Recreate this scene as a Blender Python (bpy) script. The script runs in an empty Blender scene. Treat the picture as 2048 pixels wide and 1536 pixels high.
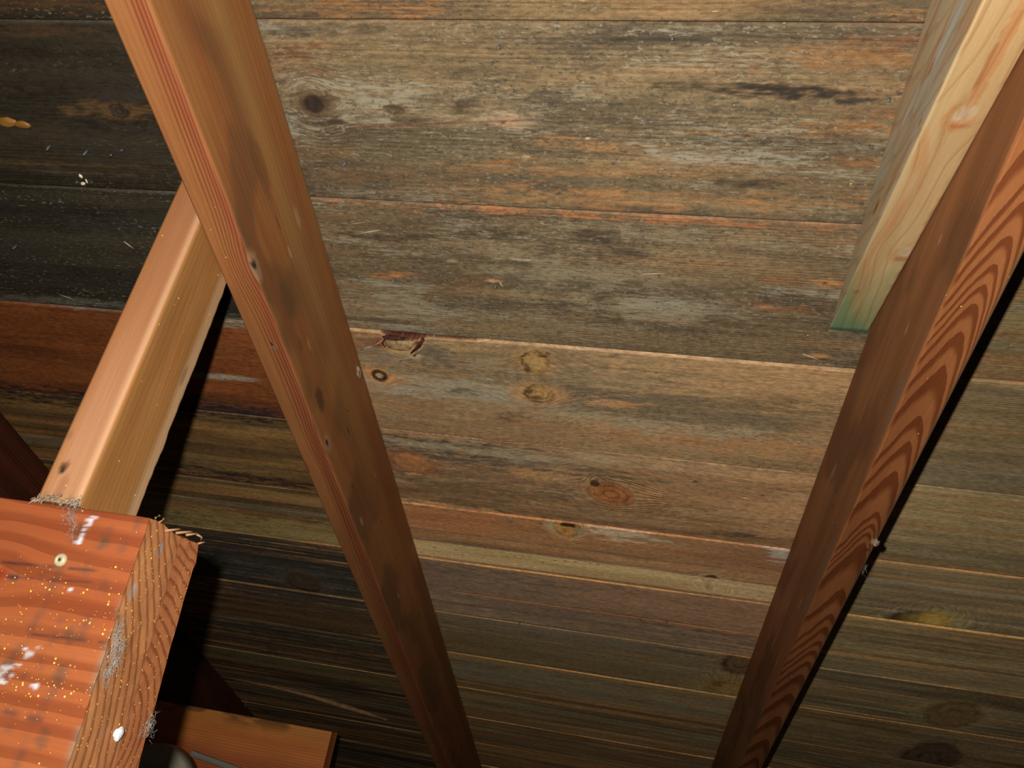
import bpy, math, random
import numpy as np
from mathutils import Matrix, Vector

# ---------------------------------------------------------------- frame of reference
# roof frame: u along the boards, v down the slope, n out of the room (deck underside at n = D)
S = 0.65                                   # metres from the lens to the roof deck, measured square
TH = math.radians(16.0)                    # pitch of the roof
CT, ST = math.cos(TH), math.sin(TH)
ZC = 1.60                                  # height of the camera above the attic floor
F, CX, CY = 1546.07, 1024.0, 768.0
B = np.array([[0.9797, 0.0693, 0.1879], [0.0903, 0.6845, -0.7234], [-0.1788, 0.7257, 0.6644]])
uu, _, vv = np.linalg.svd(B); B = uu @ vv
TO_W = np.array([[1, 0, 0], [0, CT, ST], [0, -ST, CT]])    # (u,v,n) -> world X (u), Y (away), Z (up)
CAM = np.array([0, 0, ZC])

def world(P):                              # roof frame (metres) -> world
    return np.asarray(P) @ TO_W.T + CAM
def ray(px, py):                           # direction through a point of the photograph, world axes
    d = B.T @ np.array([(px - CX) / F, (py - CY) / F, 1.0])
    return TO_W @ d
def deck(px, py, n=S):                     # point of the deck plane, roof frame, metres
    d = B.T @ np.array([(px - CX) / F, (py - CY) / F, 1.0])
    return d * (n / d[2])

scene = bpy.context.scene
COL = scene.collection

# ---------------------------------------------------------------- camera
cam_d = bpy.data.cameras.new('camera'); cam = bpy.data.objects.new('camera', cam_d); COL.objects.link(cam)
Rw = (TO_W @ B.T)                          # columns: right, down, forward in world axes
M = Matrix(((Rw[0, 0], -Rw[0, 1], -Rw[0, 2], CAM[0]), (Rw[1, 0], -Rw[1, 1], -Rw[1, 2], CAM[1]),
            (Rw[2, 0], -Rw[2, 1], -Rw[2, 2], CAM[2]), (0, 0, 0, 1)))
cam.matrix_world = M
cam_d.sensor_width = 36.0; cam_d.lens = 36.0 * F / 2048.0; cam_d.clip_start = 0.01; cam_d.clip_end = 50
scene.camera = cam

# ---------------------------------------------------------------- light: the flash of the compact camera, 33 mm left of and 30 mm above the lens
fl_d = bpy.data.lights.new('camera_flash', 'POINT'); fl = bpy.data.objects.new('camera_flash', fl_d); COL.objects.link(fl)
fl.location = Vector(CAM + Rw @ np.array([-0.033, -0.030, 0.0]))
fl_d.energy = 39.0; fl_d.shadow_soft_size = 0.006; fl_d.color = (1.0, 0.97, 0.92)
wd = bpy.data.worlds.new('attic_air'); scene.world = wd; wd.use_nodes = True
wd.node_tree.nodes['Background'].inputs[0].default_value = (1.0, 0.85, 0.65, 1)
wd.node_tree.nodes['Background'].inputs[1].default_value = 0.010
vs = scene.view_settings
scene.display_settings.display_device = 'sRGB'
vs.view_transform = 'Standard'; vs.look = 'None'; vs.exposure = 0.0; vs.gamma = 1.0; vs.use_curve_mapping = False

# ---------------------------------------------------------------- numpy noise
def _hash(x, y, seed):
    h = (x.astype(np.int64) * 374761393 + y.astype(np.int64) * 668265263 + int(seed) * 1442695041) & 0xffffffff
    h = ((h ^ (h >> 13)) * 1274126177) & 0xffffffff
    h = ((h ^ (h >> 16)) * 2246822519) & 0xffffffff
    return ((h ^ (h >> 15)) & 0xffffff) / float(0xffffff)
def vn(x, y, seed=0):
    x = np.asarray(x, float); y = np.asarray(y, float) + 0 * x; x = x + 0 * y
    xi = np.floor(x); yi = np.floor(y); fx = x - xi; fy = y - yi
    fx = fx * fx * fx * (fx * (fx * 6 - 15) + 10); fy = fy * fy * fy * (fy * (fy * 6 - 15) + 10)
    a = _hash(xi, yi, seed); b = _hash(xi + 1, yi, seed); c = _hash(xi, yi + 1, seed); d = _hash(xi + 1, yi + 1, seed)
    return (a * (1 - fx) + b * fx) * (1 - fy) + (c * (1 - fx) + d * fx) * fy
def fbm(x, y, seed=0, octs=4, gain=0.55):
    r = 0; a = 1; t = 0
    for o in range(octs):
        r = r + a * vn(x * 2 ** o, y * 2 ** o, seed + 17 * o); t += a; a *= gain
    return r / t
def sstep(a, b, x):
    t = np.clip((x - a) / (b - a), 0, 1); return t * t * (3 - 2 * t)
def c8(r, g, b, k=0.67, ds=0.06):                   # colour as read off the photograph -> linear reflectance
    o = []
    for v in (r, g, b):
        v /= 255.0; v = v / 12.92 if v <= 0.04045 else ((v + 0.055) / 1.055) ** 2.4
        o.append(v * k)
    o = np.array(o); lum = o @ np.array([.2126, .7152, .0722])
    return np.clip(o * (1 - ds) + lum * ds, 0, .9)
def mixc(col, c, f):
    f = np.clip(f, 0, 1)[..., None]
    return col * (1 - f) + np.asarray(c) * f

# ---------------------------------------------------------------- the wood material (fine grain in nodes, the big pattern as attributes of the timber)
def wood_material(name, rough=0.62, spec=0.3, fiber=0.30, ring_tint=(0.42, 0.30, 0.22), ring_soft=0.16,
                  fib_u=14, fib_v=620, mold_c=(0.040, 0.033, 0.024), pale_c=(0.27, 0.235, 0.16),
                  speck_c=(0.80, 0.46, 0.07), speck_scale=520, bump=0.25, mold_u=70, mold_v=330, mottle=0.0):
    m = bpy.data.materials.new(name); m.use_nodes = True
    nt = m.node_tree; N = nt.nodes; L = nt.links
    bsdf = N['Principled BSDF']
    def node(t, **kw):
        n = N.new(t)
        for k, v in kw.items(): setattr(n, k, v)
        return n
    def attr(nm): return node('ShaderNodeAttribute', attribute_name=nm)
    def math_(op, a, b=None, c=None, clamp=False):
        n = node('ShaderNodeMath', operation=op, use_clamp=clamp)
        for i, v in enumerate((a, b, c)):
            if v is None: continue
            if isinstance(v, (int, float)): n.inputs[i].default_value = v
            else: L.new(v, n.inputs[i])
        return n.outputs[0]
    def smooth(v, a, b):
        n = node('ShaderNodeMapRange', interpolation_type='SMOOTHSTEP')
        L.new(v, n.inputs[0])
        for i, q in ((1, a), (2, b)):
            if isinstance(q, (int, float)): n.inputs[i].default_value = q
            else: L.new(q, n.inputs[i])
        return n.outputs[0]
    def mix(f, a, b, mode='MIX'):
        n = node('ShaderNodeMix', data_type='RGBA', blend_type=mode)
        for s, v in ((n.inputs[0], f), (n.inputs[6], a), (n.inputs[7], b)):
            if isinstance(v, (int, float)): s.default_value = v
            elif isinstance(v, tuple): s.default_value = (*v, 1)
            else: L.new(v, s)
        return n.outputs[2]
    g = attr('gcoord').outputs['Vector']
    def noise(sx, sy, detail=2.0, rough_=0.6, off=0.0):
        mp = node('ShaderNodeMapping', vector_type='POINT')
        mp.inputs['Scale'].default_value = (sx, sy, 1.0); mp.inputs['Location'].default_value = (off, off * .7, 0)
        L.new(g, mp.inputs[0])
        t = node('ShaderNodeTexNoise'); t.inputs['Scale'].default_value = 1.0
        t.inputs['Detail'].default_value = detail; t.inputs['Roughness'].default_value = rough_
        L.new(mp.outputs[0], t.inputs['Vector']); return t.outputs['Fac']
    col = attr('col').outputs['Color']
    ring = attr('ring').outputs['Fac']; ramp = attr('ringamp').outputs['Fac']; rw = attr('ringw').outputs['Fac']
    mold = attr('mold').outputs['Fac']; pale = attr('pale').outputs['Fac']; speck = attr('speck').outputs['Fac']
    nf = noise(fib_u, fib_v, 2.5, 0.6)
    nm = noise(mold_u, mold_v, 4.0, 0.68, 3.3)
    npp = noise(mold_u * .7, mold_v * 1.2, 4.0, 0.66, 9.1)
    nq = noise(420, 620, 2.0, 0.6, 5.7)
    # growth rings
    fr = math_('FRACT', math_('ADD', ring, math_('MULTIPLY', math_('SUBTRACT', noise(25, 160, 2, .5, 1.7), 0.5), 0.25)))
    lo = math_('SUBTRACT', 1.0, rw)
    prof = math_('MULTIPLY', smooth(fr, math_('SUBTRACT', lo, ring_soft), math_('ADD', lo, ring_soft)), math_('SUBTRACT', 1.0, smooth(fr, 0.955, 1.0)))
    f1 = math_('MULTIPLY', prof, ramp)
    c = mix(f1, col, mix(1.0, col, ring_tint, 'MULTIPLY'))
    # fibre streaks
    br = math_('ADD', 1.0, math_('MULTIPLY', math_('SUBTRACT', nf, 0.5), fiber * 2.6))
    br = math_('MULTIPLY', br, math_('ADD', 1.0, math_('MULTIPLY', math_('SUBTRACT', nq, 0.5), fiber * 0.9)))
    if mottle:
        br = math_('MULTIPLY', br, math_('ADD', 1.0, math_('MULTIPLY', math_('SUBTRACT', noise(110, 300, 4.0, 0.72, 7.7), 0.5), mottle)))
    cb = node('ShaderNodeCombineXYZ')
    for i in range(3): L.new(br, cb.inputs[i])
    c = mix(1.0, c, cb.outputs[0], 'MULTIPLY')
    # bleached flecks and mildew
    pf = math_('MULTIPLY', smooth(math_('ADD', npp, math_('SUBTRACT', pale, 0.5)), 0.46, 0.72), smooth(pale, 0.0, 0.25))
    c = mix(math_('MULTIPLY', pf, 0.85), c, pale_c)
    mf = math_('MULTIPLY', smooth(math_('ADD', math_('ADD', math_('MULTIPLY', nm, 0.78), math_('MULTIPLY', nq, 0.22)), math_('SUBTRACT', mold, 0.5)), 0.40, 0.70), smooth(mold, 0.0, 0.2))
    c = mix(math_('MULTIPLY', mf, 0.62), c, mold_c)
    pep = math_('MULTIPLY', smooth(noise(190, 300, 3.0, 0.6, 12.3), 0.55, 0.68), smooth(mold, 0.08, 0.45))
    c = mix(math_('MULTIPLY', pep, 0.66), c, mold_c)
    pfl = math_('MULTIPLY', smooth(noise(170, 340, 3.0, 0.6, 15.9), 0.56, 0.70), smooth(pale, 0.08, 0.45))
    c = mix(math_('MULTIPLY', pfl, 0.60), c, pale_c)
    # resin specks, their flash glint painted as bright gold colour
    tc = node('ShaderNodeTexCoord')
    vo = node('ShaderNodeTexVoronoi'); vo.inputs['Scale'].default_value = speck_scale
    L.new(tc.outputs['Object'], vo.inputs['Vector'])
    sep = node('ShaderNodeSeparateColor'); L.new(vo.outputs['Color'], sep.inputs[0])
    size = math_('ADD', 0.14, math_('MULTIPLY', math_('POWER', sep.outputs[1], 4.0), 0.32))
    sp = math_('MULTIPLY', math_('LESS_THAN', sep.outputs[0], speck), math_('LESS_THAN', vo.outputs['Distance'], size))
    c = mix(sp, c, speck_c)
    L.new(c, bsdf.inputs['Base Color'])
    L.new(math_('SUBTRACT', rough, math_('MULTIPLY', sp, 0.3)), bsdf.inputs['Roughness'])
    bsdf.inputs['Specular IOR Level'].default_value = spec
    bp = node('ShaderNodeBump'); bp.inputs['Strength'].default_value = bump; bp.inputs['Distance'].default_value = 0.0012
    L.new(math_('SUBTRACT', math_('ADD', nf, math_('MULTIPLY', nq, 0.5)), math_('MULTIPLY', f1, 0.5)), bp.inputs['Height'])
    L.new(bp.outputs[0], bsdf.inputs['Normal'])
    return m

def flat_material(name, c, rough=0.7, spec=0.3, metal=0.0, nscale=60.0, amt=0.3):
    m = bpy.data.materials.new(name); m.use_nodes = True
    nt = m.node_tree; b = nt.nodes['Principled BSDF']
    tc = nt.nodes.new('ShaderNodeTexCoord'); t = nt.nodes.new('ShaderNodeTexNoise'); t.inputs['Scale'].default_value = nscale; t.inputs['Detail'].default_value = 4
    nt.links.new(tc.outputs['Object'], t.inputs['Vector'])
    r = nt.nodes.new('ShaderNodeValToRGB'); c = np.asarray(c)
    r.color_ramp.elements[0].position = 0.3; r.color_ramp.elements[0].color = (*np.clip(c * (1 - amt), 0, 1), 1)
    r.color_ramp.elements[1].position = 0.7; r.color_ramp.elements[1].color = (*np.clip(c * (1 + amt), 0, 1), 1)
    nt.links.new(t.outputs['Fac'], r.inputs[0]); nt.links.new(r.outputs[0], b.inputs['Base Color'])
    b.inputs['Roughness'].default_value = rough; b.inputs['Specular IOR Level'].default_value = spec; b.inputs['Metallic'].default_value = metal
    return m

MAT_DECK = wood_material('weathered_board_wood', rough=0.75, spec=0.15, fiber=0.22, bump=0.3, mottle=1.9)
MAT_RAFTER = wood_material('rafter_wood', rough=0.6, spec=0.25, fiber=0.16, ring_tint=(0.50, 0.36, 0.28), bump=0.12, fib_u=9, fib_v=420)
MAT_STRUT = wood_material('strut_wood', rough=0.6, spec=0.3, fiber=0.10, ring_tint=(0.80, 0.66, 0.50), bump=0.1)
MAT_BEAM = wood_material('beam_wood', rough=0.55, spec=0.3, fiber=0.10, ring_tint=(0.54, 0.41, 0.35), bump=0.12, speck_scale=560, pale_c=(0.5, 0.5, 0.47))
MAT_TIE = wood_material('treated_tie_wood', rough=0.65, spec=0.25, fiber=0.14, ring_tint=(0.70, 0.50, 0.34), bump=0.12)
MAT_NAIL = flat_material('dull_nail_steel', (0.20, 0.25, 0.28), 0.45, 0.5, 0.6)
MAT_SPLINT = flat_material('splinter_wood', (0.32, 0.25, 0.17), 0.7)
MAT_BRSPL = flat_material('brown_splinter_wood', (0.27, 0.14, 0.065), 0.7)
MAT_FOOT = flat_material('torn_wood_fibre', (0.22, 0.155, 0.095), 0.8, 0.2, 0, 300, 0.6)
MAT_WEB = flat_material('dusty_web', (0.36, 0.345, 0.30), 0.9, 0.1)
MAT_COCOON = flat_material('cocoon_silk', (0.60, 0.60, 0.62), 0.85, 0.2)
MAT_FELT = flat_material('roof_felt', (0.045, 0.016, 0.010), 0.9, 0.1)
MAT_GREY = flat_material('grey_felt_paper', (0.42, 0.38, 0.29), 0.8, 0.2, 0, 25, 0.15)
MAT_SCREW = flat_material('zinc_screw_metal', (0.38, 0.32, 0.18), 0.4, 0.6, 0.0)
MAT_RESIN = flat_material('ochre_resin', (0.26, 0.12, 0.025), 0.4, 0.4)
MAT_HUSK = flat_material('pale_husk', (0.75, 0.62, 0.42), 0.7)
MAT_KNOT = flat_material('knot_wood', (0.26, 0.17, 0.075), 0.6, 0.3, 0, 160, 0.55)
MAT_BARK = flat_material('dark_knot_bark', (0.055, 0.018, 0.010), 0.7, 0.2, 0, 200, 0.5)

# ---------------------------------------------------------------- mesh helpers
ATTRS = ('ring', 'ringamp', 'ringw', 'mold', 'pale', 'speck')
def make_mesh(name, V, quads, at=None, mat=None, parent=None, smooth=True):
    V = np.asarray(V, float); c = 0.5 * (V.min(0) + V.max(0))
    me = bpy.data.meshes.new(name)
    q = np.asarray(quads, np.int32)
    me.vertices.add(len(V)); me.loops.add(q.size); me.polygons.add(len(q))
    me.vertices.foreach_set('co', (V - c).astype(np.float32).ravel())
    me.loops.foreach_set('vertex_index', q.ravel())
    me.polygons.foreach_set('loop_start', np.arange(0, q.size, q.shape[1], dtype=np.int32))
    me.update(calc_edges=True); me.validate()
    if at is not None:
        ca = me.attributes.new('col', 'FLOAT_COLOR', 'POINT')
        ca.data.foreach_set('color', np.concatenate([np.clip(at['col'], 0.003, 0.9), np.ones((len(V), 1))], 1).astype(np.float32).ravel())
        ga = me.attributes.new('gcoord', 'FLOAT_VECTOR', 'POINT'); ga.data.foreach_set('vector', at['g'].astype(np.float32).ravel())
        for k in ATTRS:
            a = me.attributes.new(k, 'FLOAT', 'POINT')
            a.data.foreach_set('value', (np.zeros(len(V)) + at.get(k, 0.0)).astype(np.float32))
    if smooth: me.polygons.foreach_set('use_smooth', np.ones(len(me.polygons), bool))
    if mat: me.materials.append(mat)
    o = bpy.data.objects.new(name, me); COL.objects.link(o); o.location = c
    if parent:
        o.parent = parent; o.location = Vector(c) - Vector(wloc(parent))
    return o
def wloc(o):
    p = Vector(o.location)
    while o.parent: o = o.parent; p += Vector(o.location)
    return p
def grid_quads(nu, nv, base=0, flip=False):
    i, j = np.meshgrid(np.arange(nu - 1), np.arange(nv - 1), indexing='ij')
    a = i * nv + j
    q = np.stack([a, a + nv, a + nv + 1, a + 1], -1).reshape(-1, 4)
    return (q[:, ::-1] if flip else q) + base
def tag(o, label=None, cat=None, group=None, kind=None):
    if label: o['label'] = label
    if cat: o['category'] = cat; o['kind'] = 'thing'
    if group: o['group'] = group
    if kind: o['kind'] = kind
    return o
def tube(pts, rad, seg=6):                 # polyline with radius per point -> verts, quads
    pts = np.asarray(pts, float); n = len(pts); rad = np.zeros(n) + rad
    V = []
    for i in range(n):
        t = pts[min(i + 1, n - 1)] - pts[max(i - 1, 0)]; t = t / (np.linalg.norm(t) + 1e-12)
        a = np.cross(t, [0.31, 0.57, 0.76]); a /= np.linalg.norm(a); b = np.cross(t, a)
        for k in range(seg):
            an = 2 * math.pi * k / seg
            V.append(pts[i] + rad[i] * (math.cos(an) * a + math.sin(an) * b))
    Q = []
    for i in range(n - 1):
        for k in range(seg):
            Q.append((i * seg + k, i * seg + (k + 1) % seg, (i + 1) * seg + (k + 1) % seg, (i + 1) * seg + k))
    c0 = len(V); V.append(pts[0]); c1 = len(V); V.append(pts[-1])
    for k in range(0, seg, 2):
        Q.append((c0, (k + 2) % seg, k + 1, k)); e = (n - 1) * seg
        Q.append((c1, e + k, e + k + 1, e + (k + 2) % seg))
    return np.array(V), np.array(Q)
def join(parts):
    Vs, Qs, b = [], [], 0
    for V, Q in parts:
        Vs.append(V); Qs.append(np.asarray(Q) + b); b += len(V)
    return np.concatenate(Vs), np.concatenate(Qs)
def blob(center, ax, seg=14, rings=8, bumpy=0.0, seed=0):     # ellipsoid with three axis vectors
    ax = np.asarray(ax, float); V = []
    for i in range(rings + 1):
        ph = math.pi * i / rings
        for k in range(seg):
            an = 2 * math.pi * k / seg
            d = np.array([math.sin(ph) * math.cos(an), math.sin(ph) * math.sin(an), math.cos(ph)])
            r = 1 + bumpy * (vn(np.array([d[0] * 2.3 + 5]), np.array([d[1] * 2.3 + d[2] * 1.7 + 5]), seed)[0] - .5) * 2
            V.append(np.asarray(center) + r * (d @ ax))
    Q = [(i * seg + k, i * seg + (k + 1) % seg, (i + 1) * seg + (k + 1) % seg, (i + 1) * seg + k) for i in range(rings) for k in range(seg)]
    return np.array(V), np.array(Q)

# ---------------------------------------------------------------- knots: bend the grain, colour the heart
def apply_knots(A, a, b, knots):
    """A: dict with col, gy (grain coordinate across), ring.. ; a along, b across (metres)."""
    for k in knots:
        ka, kb, ra, rb = k['p']
        da = a - ka; db = b - kb
        rot = k.get('rot', 0.0)
        xa = (da * math.cos(rot) + db * math.sin(rot)) / ra; xb = (-da * math.sin(rot) + db * math.cos(rot)) / rb
        jag = 1 + 0.22 * (fbm(a * 260, b * 260, k.get('seed', 3), 3) - 0.5)
        r = np.sqrt(xa ** 2 + xb ** 2) * jag
        # flame shaped halo along the grain
        hal = np.sqrt((xa / k.get('stretch', 2.6)) ** 2 + (xb / 1.45) ** 2 + 0.15 * np.abs(xa)) 
        A['gy'] = A['gy'] - db * 0.85 * np.exp(-(da / (2.4 * ra)) ** 2 - (db / (3.2 * rb)) ** 2)
        hf = 1 - sstep(0.55, 1.15, hal)
        A['col'] = mixc(A['col'], k['halo'], hf * k.get('hs', 0.75))
        for q in ('mold', 'pale'): A[q] = A[q] * (1 - 0.9 * hf)
        A['kmask'] = np.maximum(A['kmask'], hf)
        core = 1 - sstep(0.92, 1.06, r)
        A['col'] = mixc(A['col'], k['core'], core)
        if k.get('dot') is not None:
            A['col'] = mixc(A['col'], k['dot'], (1 - sstep(0.38, 0.5, r)))
        th = np.arctan2(xb, xa)
        arc = 0.5 + 0.5 * np.cos(th - k.get('arc', 2.6))
        edge = np.exp(-((r - k.get('er', 0.95)) / k.get('ew', 0.13)) ** 2) * (k.get('emin', 0.35) + (1 - k.get('emin', 0.35)) * arc)
        edge = edge * sstep(0.25, 0.5, fbm(a * 330, b * 330, 91 + k.get('seed', 0), 3))
        A['col'] = mixc(A['col'], k.get('edge', (0.03, 0.015, 0.008)), edge * k.get('es', 0.95))
        A['kr'] = np.where(r < 1.02, r * k.get('rings', 3.0), A['kr'])
        A['kin'] = np.where(r < 1.02, 1.0, A['kin'])
    return A

def finish_rings(A, freq, along, seed, amp, wob=0.6):
    ring = A['gy'] * freq + wob * (fbm(along * 3.0, A['gy'] * 25, seed + 5, 3) - 0.5) * 4
    A['ring'] = np.where(A['kin'] > 0.5, A['kr'], ring)
    A['ringamp'] = np.where(A['kin'] > 0.5, 0.45, amp * (1 - 0.5 * A['kmask']))
    return A

# ================================================================ ROOF DECK
U_L, U_M1, U_M2, U_R = -1.95 * S, -0.604 * S, 0.363 * S, 1.9 * S
EDGES = [0.119, 0.403, 0.687, 0.978, 1.275, 1.557, 1.812, 2.121, 2.403, 2.685, 2.967, 3.25, 3.53, 3.82, 4.10, 4.42]

ROWK = [1.30, 1.34, 1.66, 2.45, 3.0, 3.4, 3.6]          # wood colour brightened row by row to offset flash falloff; lower boards also cleaner
slab = []
for (u, v, n) in [(U_L, -0.3 * S, 1.034 * S), (U_R, -0.3 * S, 1.034 * S), (U_R, 4.5 * S, 1.034 * S), (U_L, 4.5 * S, 1.034 * S),
                  (U_L, -0.3 * S, 1.06 * S), (U_R, -0.3 * S, 1.06 * S), (U_R, 4.5 * S, 1.06 * S), (U_L, 4.5 * S, 1.06 * S)]:
    slab.append(world((u, v, n)))
ceiling = make_mesh('ceiling', slab, [(0, 1, 2, 3), (7, 6, 5, 4), (0, 4, 5, 1), (1, 5, 6, 2), (2, 6, 7, 3), (3, 7, 4, 0)], None, MAT_FELT, None, False)
tag(ceiling, 'sloping attic ceiling of rough wooden roof boards', kind='structure')

def mm(x): return x / 1000.0
def dk(px, py, rx, ry):                    # knot / stain centre read off the photograph; radii in units of 2.2 of its pixels there
    p = deck(px, py); ku = np.hypot(*(deck(px + 10, py + 1) - p)[:2]) / 10; kv = abs(deck(px, py + 10)[1] - p[1]) / 10
    return (p[0], p[1], rx * 2.2 * ku, ry * 2.2 * kv)

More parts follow.
